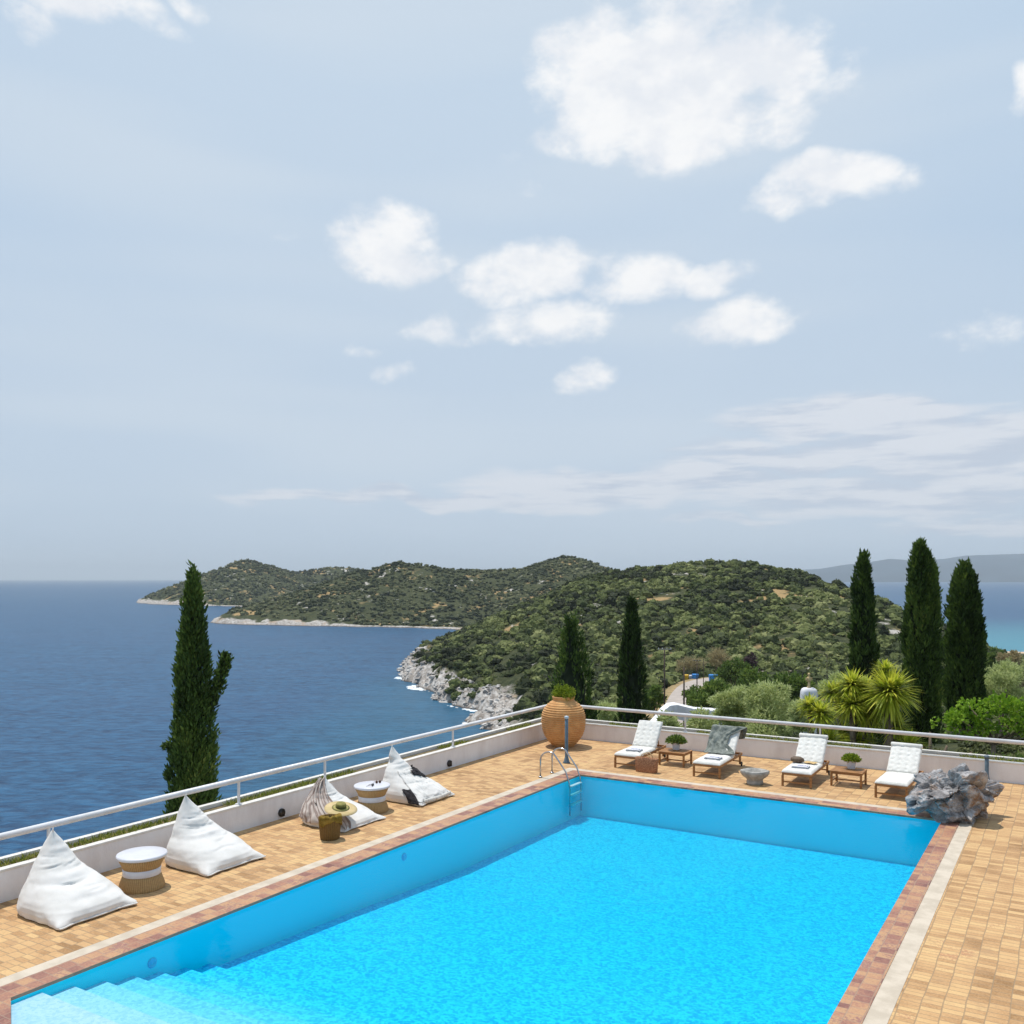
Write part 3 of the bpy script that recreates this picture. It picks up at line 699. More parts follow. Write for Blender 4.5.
def straw_hat():
    r = empty('straw_hat', (-12.50, 13.80, .44)); r.rotation_euler = (R(6), R(12), 0)
    tag(r, 'wide brimmed straw hat with olive band lying on the draped bean bag', 'hat')
    mb = MB(); N = 48
    mb.lathe([(.10, .004), (.17, .0), (.25, -.012), (.325, -.02), (.325, -.012), (.25, -.004), (.17, .008), (.10, .012)], N, f=lambda q, z: 1 + .015 * math.sin(3 * q)); mb.build('brim', M('pale_straw', (206, 182, 138), (186, 166, 114), .8, 3, .3, 150), r)
    mb = MB(); mb.lathe([(.175, .0095), (.12, .0175), (.10, .02)], N); mb.build('inner_brim', M('green_straw', (168, 158, 96), (146, 138, 76), .8, 14), r)
    mb = MB(); mb.lathe([(.102, .01), (.10, .055), (.097, .09), (.085, .105), (.04, .108), (.005, .104)], N); mb.build('crown', M('olive_straw', (146, 138, 76), (118, 112, 58), .8, 10, .3, 150), r)
    mb = MB(); mb.lathe([(.106, .012), (.106, .06), (.103, .062), (.101, .055)], N); mb.build('band', M('olive_ribbon', (98, 94, 46), (78, 76, 36), .8, 10), r)
straw_hat()
def basket():
    r = empty('basket', (-12.27, 13.24, 0)); tag(r, 'brown woven basket with mustard cloth in front of the draped bean bag', 'basket')
    mb = MB(); mb.lathe([(.17, 0), (.185, .02), (.195, .12), (.21, .26), (.222, .40), (.228, .41), (.222, .42), (.21, .41), (.19, .26), (.17, .06), (.02, .05)], 36); mb.build('body', m_bask, r)
    mb = MB(); rows = []
    for i in range(25):
        a = -1.9 + 2.6 * i / 24; row = []
        for j in range(15):
            v = j / 14; rr = .10 + .135 * min(1, v * 1.6) + .015 * math.sin(a * 7); z = .42 + .035 * math.sin(v * 3.1) - max(0, v - .55) * .34 * (.7 + .3 * math.sin(a * 3)) + .015 * math.sin(i * 1.1)
            row.append((rr * math.cos(a), rr * math.sin(a), z))
        rows.append(row)
    mb.grid(rows, True); o = mb.build('cloth', m_mustard, solid=.012); o.location = (-12.27, 13.24, .01); tag(o, 'mustard yellow cloth spilling over the rim of the brown basket', 'cloth')
basket()

# wall lights
for (y, lab) in ((13.8, 'round dark wall light on the left parapet behind the striped throw'), (19.8, 'round dark wall light on the left parapet nearer the terracotta jar')):
    r = empty('wall_light', (WXI, y, .13)); tag(r, lab, 'wall light', 'bulkhead lights in the parapet')
    o = MB().lathe([(.085, -.001), (.088, .03), (.075, .05), (.07, .052)], 24).build('housing', m_dark, r); o.rotation_euler = (0, R(90), 0)
    o = MB().lathe([(.066, .0), (.066, .057), (.04, .068), (.01, .07)], 24).build('glass', M('smoked_glass', (70, 66, 60), (50, 46, 42), .15), r); o.rotation_euler = (0, R(90), 0)
    mb = MB(); 
    for k in (-1, 0, 1): mb.box(.05, k * .03 - .004, -.07, .076, k * .03 + .004, .07)
    mb.build('guard', m_dark, r)

# terracotta jar
def jar():
    r = empty('terracotta_jar', (-13.11, 24.22, 0)); tag(r, 'big ribbed terracotta jar in the corner of the terrace', 'jar')
    base = [(0, .30), (.04, .34), (.16, .45), (.33, .565), (.53, .638), (.75, .66), (.95, .65), (1.1, .60), (1.22, .52), (1.31, .42), (1.35, .35), (1.37, .325), (1.43, .32), (1.445, .345), (1.48, .35), (1.49, .33)]
    zz = np.linspace(0, 1.49, 190); rr = np.interp(zz, [b[0] for b in base], [b[1] for b in base])
    rr = np.convolve(np.pad(rr, 4, 'edge'), np.ones(9) / 9, 'valid')
    prof = [(float(a + (.011 * math.sin(z * 2 * math.pi / .062) if .12 < z < 1.33 else 0)), float(z)) for a, z in zip(rr, zz)]
    prof += [(.29, 1.49), (.28, 1.40), (.25, 1.38), (.02, 1.38)]
    MB().lathe(prof, 72, f=lambda q, z: 1 + .006 * math.sin(2 * q + z * 3)).build('body', m_terra, r)
jar()

# leafy clumps -------------------------------------------------------------
def leaves(P, D, L, Wd, rnd, jitter=0.):
    """P base points, D directions (unit), L lengths, Wd widths; one diamond quad per leaf"""
    n = len(P); ref = rng.normal(size=(n, 3)); side = np.cross(D, ref); side /= np.linalg.norm(side, axis=1)[:, None] + 1e-9
    L = np.asarray(L)[:, None] * np.ones((n, 1)); Wd = np.asarray(Wd)[:, None] * np.ones((n, 1))
    up = np.cross(side, D) * Wd * .25
    V = np.stack([P, P + D * L * .45 + side * Wd / 2 + up, P + D * L, P + D * L * .45 - side * Wd / 2 + up], 1).reshape(-1, 3)
    F = np.arange(4 * n).reshape(n, 4); return V, F, np.repeat(rnd, 4)
def unit(n):
    v = rng.normal(size=(n, 3)); return v / np.linalg.norm(v, axis=1)[:, None]
def lobes_leaves(lobes, n, size, asp=.5, gap=.0, shell=.55, upb=.3, clump=.12):
    """lobes (x,y,z,rx,ry,rz); leaves in clumps through the outer shell"""
    lo = np.array(lobes, float); w = lo[:, 3] * lo[:, 4]; w = w / w.sum()
    k = rng.choice(len(lo), size=max(8, n // 14), p=w); u = unit(len(k)); rad = (shell + (1 - shell) * rng.random(len(k)) ** .5) * (1 + .12 * rng.normal(size=len(k)))
    cc = lo[k, :3] + u * lo[k, 3:6] * rad[:, None]
    keep = vnoise(cc[:, 0] * 1.7 + 5, cc[:, 1] * 1.7, cc[:, 2] * 1.7) > -1 + gap; cc = cc[keep]; u = u[keep]
    crn = rng.random(len(cc)); i = rng.integers(0, len(cc), n)
    P = cc[i] + rng.normal(size=(n, 3)) * clump; D = u[i] * .8 + unit(n) * .9 + np.array([0, 0, upb]); D /= np.linalg.norm(D, axis=1)[:, None]
    s_ = size * (.6 + .8 * rng.random(n)); rnd = np.clip(.62 * crn[i] + .38 * rng.random(n), 0, 1)
    return leaves(P, D, s_, s_ * asp, rnd)
M_cyp = Mleaf('cypress_foliage', [(0, (34, 44, 22)), (.35, (64, 86, 38)), (.72, (104, 126, 54)), (1, (160, 158, 74))], .28)
M_olive = Mleaf('olive_foliage', [(0, (134, 146, 88)), (.5, (184, 194, 126)), (1, (220, 224, 164))], .42)
M_green = Mleaf('broadleaf_foliage', [(0, (60, 80, 34)), (.5, (100, 124, 54)), (1, (146, 162, 76))], .35)
M_lime = Mleaf('fig_foliage', [(0, (92, 128, 30)), (.5, (130, 166, 44)), (1, (170, 196, 70))], .4)
M_bright = Mleaf('boxwood_foliage', [(0, (84, 104, 24)), (.5, (128, 146, 38)), (1, (166, 180, 60))], .35)
M_yucca = Mleaf('yucca_foliage', [(0, (110, 128, 36)), (.5, (168, 182, 56)), (1, (218, 212, 82))], .4, .45)
M_brown = Mleaf('dry_foliage', [(0, (130, 116, 84)), (.5, (168, 154, 114)), (1, (196, 182, 138))], .4)
M_purple = Mleaf('plum_foliage', [(0, (64, 50, 52)), (1, (110, 88, 88))], .2)
M_grass = Mleaf('grass_blades', [(0, (96, 110, 40)), (.6, (140, 150, 60)), (1, (186, 176, 104))], .3)

v_, f_, r_ = lobes_leaves([(0, 0, .10, .29, .29, .20), (-.2, .08, .10, .17, .19, .17), (.2, -.10, .10, .17, .19, .17), (0, 0, .0, .2, .2, .2)], 5200, .05, .5, 0, .5, .3, .03)
jb = arr_mesh('potted_shrub', v_, f_, M_bright, {'rnd': r_}, loc=(-13.11, 24.22, 1.47)); tag(jb, 'bright yellow green clipped bush growing out of the terracotta jar', 'bush')

# small potted plants on the tables
def potted(loc, label, spread, n, L, mt):
    r = empty('potted_plant', loc); tag(r, label, 'potted plant', 'white pots on the teak tables')
    MB().lathe([(.085, 0), (.09, .01), (.105, .10), (.125, .20), (.128, .205), (.118, .205), (.105, .17), (.02, .17)], 32).build('pot', m_white, r)
    D = unit(n); D[:, 2] = np.abs(D[:, 2]) + .25; D[:, :2] *= spread; D /= np.linalg.norm(D, axis=1)[:, None]
    rad = rng.random(n) ** .6 * L; P = D * rad[:, None] * np.array([1, 1, .8]) + np.array([0, 0, .17])
    D2 = D + .7 * unit(n); D2 /= np.linalg.norm(D2, axis=1)[:, None]
    V, F, rr = leaves(P, D2, .07 * np.ones(n), .03 * np.ones(n), rng.random(n)); arr_mesh('foliage', V, F, mt, {'rnd': rr}, r)
    return r
TZ = .37
potted((-9.28, 23.55, TZ), 'leafy spreading plant in a white pot on the left teak table', 1.35, 1500, .27, M_green)
potted((-4.72, 23.45, TZ), 'compact round plant in a white pot on the right teak table', 1.1, 1600, .21, M_bright)

def teak_table(loc, label):
    r = empty('coffee_table', loc); tag(r, label, 'coffee table', 'low teak tables between the loungers')
    w, dpt, h = .74, .62, TZ
    mb = MB(); k = 8
    for i in range(k): mb.box(-w / 2 + .045, -dpt / 2 + .045 + i * (dpt - .09) / k, h - .022, w / 2 - .045, -dpt / 2 + .045 + (i + .86) * (dpt - .09) / k, h - .003)
    mb.box(-w / 2, -dpt / 2, h - .028, w / 2, -dpt / 2 + .043, h); mb.box(-w / 2, dpt / 2 - .043, h - .028, w / 2, dpt / 2, h)
    mb.box(-w / 2, -dpt / 2 + .0435, h - .028, -w / 2 + .043, dpt / 2 - .0435, h); mb.box(w / 2 - .043, -dpt / 2 + .0435, h - .028, w / 2, dpt / 2 - .0435, h)
    mb.build('top', m_wood, r, bevel=.003)
    mb = MB()
    for s_ in (-1, 1):
        mb.box(-w / 2 + .05, s_ * (dpt / 2 - .03) - .011, h - .075, w / 2 - .05, s_ * (dpt / 2 - .03) + .011, h - .029)
        mb.box(s_ * (w / 2 - .03) - .011, -dpt / 2 + .05, h - .075, s_ * (w / 2 - .03) + .011, dpt / 2 - .05, h - .029)
        mb.box(s_ * (w / 2 - .03) - .012, -dpt / 2 + .05, .10, s_ * (w / 2 - .03) + .012, dpt / 2 - .05, .13)
    mb.box(-w / 2 + .045, -.012, .101, w / 2 - .045, .012, .129); mb.build('frame', m_wood, r)
    for sx in (-1, 1):
        for sy in (-1, 1): MB().box(sx * (w / 2 - .03) - .024, sy * (dpt / 2 - .03) - .024, 0, sx * (w / 2 - .03) + .024, sy * (dpt / 2 - .03) + .024, h - .029).build('leg', m_wood, r, bevel=.003)
    return r
teak_table((-9.25, 23.42, 0), 'low teak table holding the leafy spreading plant, between the two left loungers')
teak_table((-4.75, 23.28, 0), 'low teak table holding the compact round plant, between the two right loungers')

def tufted(w, l, h, nu, nv, loc_rot, hem=.0):
    """padded panel x -w/2..w/2, y 0..l, with rows of tufts; returns MB rows in local frame"""
    mb = MB(); A, B = 44, 60; top = []; bot = []
    for i in range(B + 1):
        rt, rb = [], []
        for j in range(A + 1):
            u = j / A; v = i / B; ed = (max(0, 1 - (2 * u - 1) ** 8) * max(0, 1 - (2 * v - 1) ** 14)) ** .5
            du = u * nu; dv = v * nv; off = .5 * (int(dv) % 2)
            cu = abs(((du + 0) % 1) - .5) * 2; cv = abs((dv % 1) - .5) * 2
            pit = math.exp(-(((1 - cu) * w / nu * 0 + ((du % 1) - .5) * w / nu) ** 2 + ((((dv) % 1) - .5) * l / nv) ** 2) / .0012)
            z = h * ed * (1 - .0) - .020 * pit * ed - .006 * abs(math.sin(math.pi * dv)) * 0 + .004 * float(fbm(u * 8, v * 14, 2., 3))
            rt.append((w * (u - .5) * (1 + .01 * math.sin(v * 17)), l * v, h * .25 + z * .75)); rb.append((w * (u - .5), l * v, 0))
        top.append(rt); bot.append(rb)
    mb.grid(top[::-1], True); mb.grid(bot, True)
    for e in (0, A):
        mb.grid([[top[i][e] for i in range(B + 1)], [bot[i][e] for i in range(B + 1)]], True)
    for e in (0, B): mb.grid([top[e], bot[e]], True)
    return mb
def lounger(loc, rz, label, ang=52, roll=True):
    r = empty('sun_lounger', loc, rz); tag(r, label, 'sun lounger', 'teak sun loungers facing the pool')
    w, L, h = .66, 2.05, .33                         # foot end at y=0, x centre 0
    mb = MB()
    for s_ in (-1, 1): mb.box(s_ * w / 2 - .016, .0, h - .065, s_ * w / 2 + .016, L, h)
    mb.box(-w / 2 + .0165, 0, h - .06, w / 2 - .0165, .028, h - .002); mb.box(-w / 2 + .0165, L - .03, h - .06, w / 2 - .0165, L, h - .002)
    mb.build('frame', m_wood, r, bevel=.003)
    mb = MB()
    for i in range(14): mb.box(-w / 2 + .0165, .05 + i * .088, h - .02, w / 2 - .0165, .05 + i * .088 + .06, h - .004)
    mb.build('slats', m_wood, r)
    MB().box(-w / 2 - .0, .012, .09, w / 2, .034, .125).build('stretcher', m_wood, r)
    MB().box(-w / 2, L - .2, .11, w / 2, L - .175, .14).build('stretcher', m_wood, r)
    for s_ in (-1, 1):
        MB().box(s_ * (w / 2 + .001) - .024, -.004, 0, s_ * (w / 2 + .001) + .024, .045, h - .066).build('leg', m_wood, r, bevel=.003)
        MB().box(s_ * (w / 2 + .001) - .024, L - .22, .05, s_ * (w / 2 + .001) + .024, L - .165, h - .066).build('leg', m_wood, r, bevel=.003)
        o = MB().lathe([(.02, -.014), (.055, -.014), (.06, -.01), (.06, .01), (.055, .014), (.02, .014)], 20).build('wheel', m_dark, r); o.rotation_euler = (0, R(90), 0); o.location = (s_ * (w / 2 + .045), L - .19, .06)
    y0 = 1.27; bl_ = .80; a = R(ang)
    o = MB(); 
    for s_ in (-1, 1): o.box(s_ * (w / 2 - .05) - .014, 0, -.03, s_ * (w / 2 - .05) + .014, bl_, 0)
    for i in range(9): o.box(-w / 2 + .064, .03 + i * .088, -.022, w / 2 - .064, .03 + i * .088 + .06, -.004)
    o = o.build('backrest', m_wood, r); o.location = (0, y0, h + .01); o.rotation_euler = (a, 0, 0)
    mb = MB()
    for s_ in (-1, 1): mb.bar((s_ * (w / 2 - .06), y0 + .42, h - .02), (s_ * (w / 2 - .06), y0 + math.cos(a) * .45 , h + math.sin(a) * .45 - .02), .02, .03)
    mb.box(-w / 2 + .05, y0 + .405, h - .035, w / 2 - .05, y0 + .435, h - .021); mb.build('support', m_wood, r)
    o = tufted(.70, 1.24, .085, 4, 6, 0).build('seat_cushion', m_cush, r); o.location = (0, -.015, h + .001)
    o = tufted(.70, .84, .085, 4, 6, 0).build('back_cushion', m_cush, r); o.location = (0, y0 - .02, h + .03); o.rotation_euler = (a, 0, 0)
    if roll:
        tb = MB(); tb.tube([(-.36, 0, 0), (-.355, 0, 0), (-.34, 0, 0), (.34, 0, 0), (.355, 0, 0), (.36, 0, 0)], [.02, .045, .062, .062, .045, .02], 14)
        o = tb.build('head_roll', m_cush, r); o.location = (0, y0 + math.cos(a) * .80 - math.sin(a) * .07, h + .03 + math.sin(a) * .80 + math.cos(a) * .07)
    return r
LG = [((-10.13, 22.2, 0), R(2), 'teak lounger with white tufted cushion nearest the terracotta jar, woven bag at its side', 50, False),
      ((-7.97, 22.26, 0), R(2), 'teak lounger with a sage grey throw over its white backrest', 44, False),
      ((-5.76, 22.35, 0), R(1), 'teak lounger with a folded towel and a brown pouch on its white cushion', 43, True),
      ((-3.62, 22.25, 0), R(-2), 'teak lounger with an empty white cushion beside the big rock', 42, True)]
for i, (l, rz, lab, an, ro) in enumerate(LG): lounger(l, rz, lab, an, ro)

def towel(loc, rz, label):
    r = empty('folded_towel', loc, rz); tag(r, label, 'towel', 'folded towels on the loungers')
    mb = MB()
    for k in range(3):
        e = k * .006; A, B = 12, 16
        P = [[((.40 - e) * (i / A - .5), (.30 - e) * (j / B - .5), .017 * k + .016 * (max(0, 1 - (2 * i / A - 1) ** 8) * max(0, 1 - (2 * j / B - 1) ** 8)) ** .4 + .002 * float(vnoise(i * .9, j * .9, k * 3.))) for j in range(B + 1)] for i in range(A + 1)]
        Q = [[(p[0], p[1], .017 * k) for p in row] for row in P]
        mb.grid(P, True); mb.grid(Q[::-1], True)
    mb.build('cloth', m_towel, r)
    mb = MB()
    for sx in np.linspace(-.05, .17, 9): mb.box(sx - .007, -.10, .0515, sx + .007, -.03 + .05 * random.random(), .0525)
    mb.build('embroidery', m_blue, r)
towel((-10.10, 22.62, .422), R(6), 'folded white towel on the foot of the lounger nearest the jar')
towel((-7.93, 22.66, .422), R(-4), 'folded white towel on the lounger under the grey throw')
towel((-5.75, 22.72, .422), R(3), 'folded white towel on the lounger with the brown pouch')
# brown pouch on lounger 3
pp = MB(); pp.lathe([(.10, 0), (.14, .02), (.15, .06), (.13, .10), (.08, .13), (.03, .135)], 24, f=lambda q, z: 1 + .12 * math.cos(2 * q) + .05 * math.sin(5 * q))
o = pp.build('pouch', M('brown_leather', (104, 86, 66), (80, 62, 46), .6, 12, .4), loc=(-5.98, 23.28, .43)); tag(o, 'small brown pouch lying at the fold of the lounger cushion', 'pouch')
o = cushion_slab('book', .30, .20, .02, M('tan_cover', (206, 176, 120), (190, 158, 104), .6), (-5.66, 23.30, .448), (0, 0, R(-12)), 'flat tan book on the lounger beside the brown pouch', 'book')

# grey throw over lounger 2
def throw2():
    l, rz, _, an, _ = LG[1]; a = R(an); Mx = Matrix.Translation(l) @ Matrix.Rotation(rz, 4, 'Z'); rows = []
    N, K = 60, 46
    for i in range(N + 1):
        s = i / N; row = []
        for j in range(K + 1):
            v = j / K
            # left edge of the back, strip widening at the top, sweeping right at the bottom
            x = -.40 + (.50 + .34 * (s > .0) * max(0, 1 - abs(s - .12) * 3.2)) * v + .10 * (1 - s) * v + .34 * v * max(0, s - .72) / .28
            t_ = .92 * (1 - s)                       # distance along the back
            fold = .022 * math.sin(v * 17 + s * 5 + 1.5 * float(vnoise(s * 4, v * 3, 4.))) + .014 * float(fbm(s * 7, v * 7, 2.))
            if s < .14:                               # over the top edge and down behind
                q = (.14 - s) / .14; y = 1.27 + math.cos(a) * .86 + q * .10; z = .36 + math.sin(a) * .86 - q * .28 + .10 * (1 - q)
                p = Vector((x, y + fold, z))
            else:
                t2 = .86 * (1 - (s - .14) / .86); n_ = Vector((0, -math.sin(a), math.cos(a)))
                p = Vector((x, 1.25 + math.cos(a) * t2, .36 + math.sin(a) * t2)) + n_ * (.115 + fold)
                if s > .9: p.y -= (s - .9) * 1.8; p.z = max(p.z, .445 + fold * .4)
            row.append(Mx @ p)
        rows.append(row)
    mb = MB(); mb.grid(rows, True); o = mb.build('throw', m_grythrow, solid=.014); tag(o, 'sage grey throw hanging over the backrest of the second lounger from the jar', 'throw')
throw2()

# woven tote
def tote():
    r = empty('woven_bag', (-9.52, 22.1, 0), R(-2)); tag(r, 'reddish brown woven tote bag standing beside the lounger nearest the jar', 'bag')
    mb = MB(); N = 40; rows = []
    for z, w, dd in ((0, .27, .11), (.02, .285, .12), (.15, .295, .12), (.30, .305, .11), (.36, .31, .105), (.37, .305, .10), (.30, .295, .095), (.04, .27, .10)):
        rows.append([(w * math.copysign(abs(math.cos(a)) ** .4, math.cos(a)), dd * math.copysign(abs(math.sin(a)) ** .5, math.sin(a)), z) for a in np.linspace(0, 2 * math.pi, N, endpoint=False)])
    mb.grid(rows, True, wrap=True); mb.add(rows[0], [tuple(range(N))[::-1]]); mb.add(rows[-1], [tuple(range(N))])
    mb.build('body', m_tote, r)
    for s_ in (-1, 1):
        MB().tube([(.13 * math.cos(a), s_ * .085, .36 + .13 * math.sin(a)) for a in np.linspace(0, math.pi, 14)], .010, 8).build('handle', M('rope', (206, 176, 130), (180, 146, 100), .8, 30) , r)
tote()

# marble mortar bowl
def bowl():
    r = empty('stone_bowl', (-6.72, 22.2, 0), R(20)); tag(r, 'grey marble mortar bowl with lugs standing on the paving between loungers', 'bowl')
    m_mar = M('weathered_marble', (176, 172, 164), (140, 138, 132), .8, 8, .5, 50)
    f = lambda q, z: 1 + (.16 * max(0, math.cos(2 * q)) ** 8 + .05 * abs(math.cos(2 * q))) * min(1, max(0, (z - .12) / .1))
    MB().lathe([(.18, 0), (.195, .01), (.20, .07), (.185, .10), (.205, .14), (.26, .20), (.285, .27), (.29, .325), (.28, .335), (.225, .335), (.20, .29), (.13, .20), (.02, .18)], 64, f=f).build('body', m_mar, r)
bowl()

def slim_post(loc, h, label, flare=True):
    r = empty('shower_post' if flare else 'metal_post', loc); tag(r, label, 'post')
    MB().lathe([(.05, .03), (.047, .06), (.047, h - .06), (.04, h - .055)], 20).build('pole', m_grey, r)
    MB().lathe([(.10, 0), (.10, .02), (.075, .05), (.058, .13), (.048, .16)], 24).build('base', m_grey, r)
    MB().lathe([(.058, h - .07), (.06, h - .02), (.05, h - .003), (.02, h + .01), (.003, h + .012)], 20).build('cap', M('pale_cap', (176, 194, 204), (160, 178, 190), .4) if flare else m_grey, r)
slim_post((-11.84, 22.05, 0), 1.27, 'slim grey blue poolside post in front of the terracotta jar')
slim_post((-1.92, 25.36, 0), .66, 'short dark grey post by the parapet behind the big rock', False)

def ladder():
    r = empty('pool_ladder', (-11.42, 20.4, 0)); tag(r, 'curved stainless steel pool ladder at the far left corner of the pool', 'ladder')
    for dy in (-.30, .30):
        pts = [(-.12, dy, 0), (-.12, dy, .35)] + [(-.12 + .26 - .26 * math.cos(a), dy, .42 + .24 * math.sin(a)) for a in np.linspace(.1, 2.1, 10)] + [(.60, dy, .22), (.69, dy, -.02), (.72, dy, -.2), (.72, dy, -.85)]
        MB().tube(pts, .021, 12).build('handrail', m_steel, r)
        MB().lathe([(.05, .013), (.05, .022), (.03, .032)], 18, (-.12, dy, 0)).build('foot_plate', m_steel, r)
    for z in (-.14, -.36, -.6): MB().box(.675, -.282, z - .015, .765, .282, z + .015).build('tread', m_white, r, bevel=.004)
ladder()

def inlet(y, z, label):
    r = empty('pool_inlet', (PX0, y, z)); tag(r, label, 'pool inlet', 'water inlets in the left pool wall')
    o = MB().lathe([(.07, 0.002), (.07, .012), (.045, .016), (.04, .006), (.01, .006)], 20).build('flange', M('pale_blue_plastic', (70, 200, 240), (40, 180, 230), .5), r); o.rotation_euler = (0, R(90), 0)
inlet(8.16, -.27, 'round water inlet in the left pool wall above the steps')
inlet(13.7, -.24, 'round water inlet in the left pool wall opposite the straw hat')

# big rock
def rock():
    bm = bmesh.new(); bmesh.ops.create_icosphere(bm, subdivisions=6, radius=1.)
    V = np.array([v.co[:] for v in bm.verts]); F = np.array([[v.index for v in f.verts] for f in bm.faces]); bm.free()
    r2 = np.random.default_rng(21)
    def facet(V, n, lo, hi):
        N = r2.normal(size=(n, 3)); N /= np.linalg.norm(N, axis=1)[:, None]; dd = lo + (hi - lo) * r2.random(n)
        k = V @ N.T; rad = np.where(k > .05, dd / np.maximum(k, .05), 9.).min(1); return rad
    rad = facet(V, 34, .72, 1.0)
    V2 = V * rad[:, None]; off = 0
    for cnt, amp, til, ck in ((16, .26, .30, .05), (60, .11, .32, .05)):
        c = r2.normal(size=(cnt, 3)); c /= np.linalg.norm(c, axis=1)[:, None]; c *= .85
        Vw = V2 + .10 * np.stack([fbm(V2[:, 0] * 3, V2[:, 1] * 3, V2[:, 2] * 3 + k, 3) for k in (1, 20, 40)], 1)
        dist = np.linalg.norm(Vw[:, None] - c[None], axis=2); ds = np.sort(dist, 1); idx = dist.argmin(1)
        hgt = (r2.random(cnt) - .5) * amp; tilt = r2.normal(size=(cnt, 3)) * til
        off = off + hgt[idx] + ((V2 - c[idx]) * tilt[idx]).sum(1) - ck * np.exp(-((ds[:, 1] - ds[:, 0]) / .03) ** 2)
    off = off + .06 * np.abs(fbm(V2[:, 0] * 3, V2[:, 1] * 3, V2[:, 2] * 6, 5)) + .03 * fbm(V2[:, 0] * 11, V2[:, 1] * 11, V2[:, 2] * 22, 3)
    V3 = V * (rad + off)[:, None]
    V3 = V3 * np.array([.84, .72, .62]); V3[:, 2] += .43
    V3[:, 0] += -.06 * V3[:, 2]
    V3[:, 0] *= 1 - .35 * np.clip(.40 - V3[:, 2], 0, 1)     # undercut
    V3[:, 2] = np.maximum(V3[:, 2], 0)
    m, t, out = newmat('craggy_rock')
    v = t.node('ShaderNodeTexCoord').outputs['Object']
    n = t.noise(v, 4, 8, .7, .5); n2 = t.noise(v, 1.8, 5, .6)
    col = t.mix(t.smooth(n, .35, .65), lin((112, 108, 106)), lin((186, 182, 180)))
    col = t.mix(t.smooth(n2, .54, .66), col, lin((138, 110, 86)))
    col = t.mix(t.m('MULTIPLY', t.smooth(t.noise(v, 6, 4, .6), .62, .70), .5), col, lin((196, 140, 98)))
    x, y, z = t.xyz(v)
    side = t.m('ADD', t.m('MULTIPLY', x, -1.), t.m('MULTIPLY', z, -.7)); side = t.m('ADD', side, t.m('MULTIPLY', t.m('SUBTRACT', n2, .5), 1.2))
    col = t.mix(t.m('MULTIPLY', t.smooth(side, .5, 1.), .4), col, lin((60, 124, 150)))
    p = t.node('ShaderNodeBsdfPrincipled', {'Base Color': col, 'Roughness': .9, 'Specular IOR Level': .15})
    bn = t.node('ShaderNodeBump', {'Strength': .7, 'Distance': .03, 'Height': t.noise(v, 14, 8, .75)}); t.l.new(bn.outputs[0], p.inputs['Normal'])
    t.l.new(p.outputs[0], out.inputs[0])
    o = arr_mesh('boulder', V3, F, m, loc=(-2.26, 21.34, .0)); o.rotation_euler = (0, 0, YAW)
    tag(o, 'big craggy grey rock with bluish flank straddling the far right corner of the pool', 'rock')
rock()

# grass tufts in the trough
def trough_grass():
    n = 9000; along = rng.random(n) * 40; keep = vnoise(along * .6 + 3, along * 0., 0.) > .08; along = along[keep]; n = len(along)
    onL = along < 26; x = np.where(onL, WXI - .16 - .23 * rng.random(n), WXI + (along - 26)); y = np.where(onL, WYI - along, WYI + .16 + .23 * rng.random(n))
    P = np.stack([x, y, np.full(n, .47)], 1); D = unit(n) * .9; D[:, 2] = np.abs(D[:, 2]) + .7; D /= np.linalg.norm(D, axis=1)[:, None]
    V, F, r = leaves(P, D, .05 + .09 * rng.random(n), np.full(n, .02), rng.random(n)); o = arr_mesh('trough_grass', V, F, M_grass, {'rnd': r}); tag(o, kind='stuff')
trough_grass()

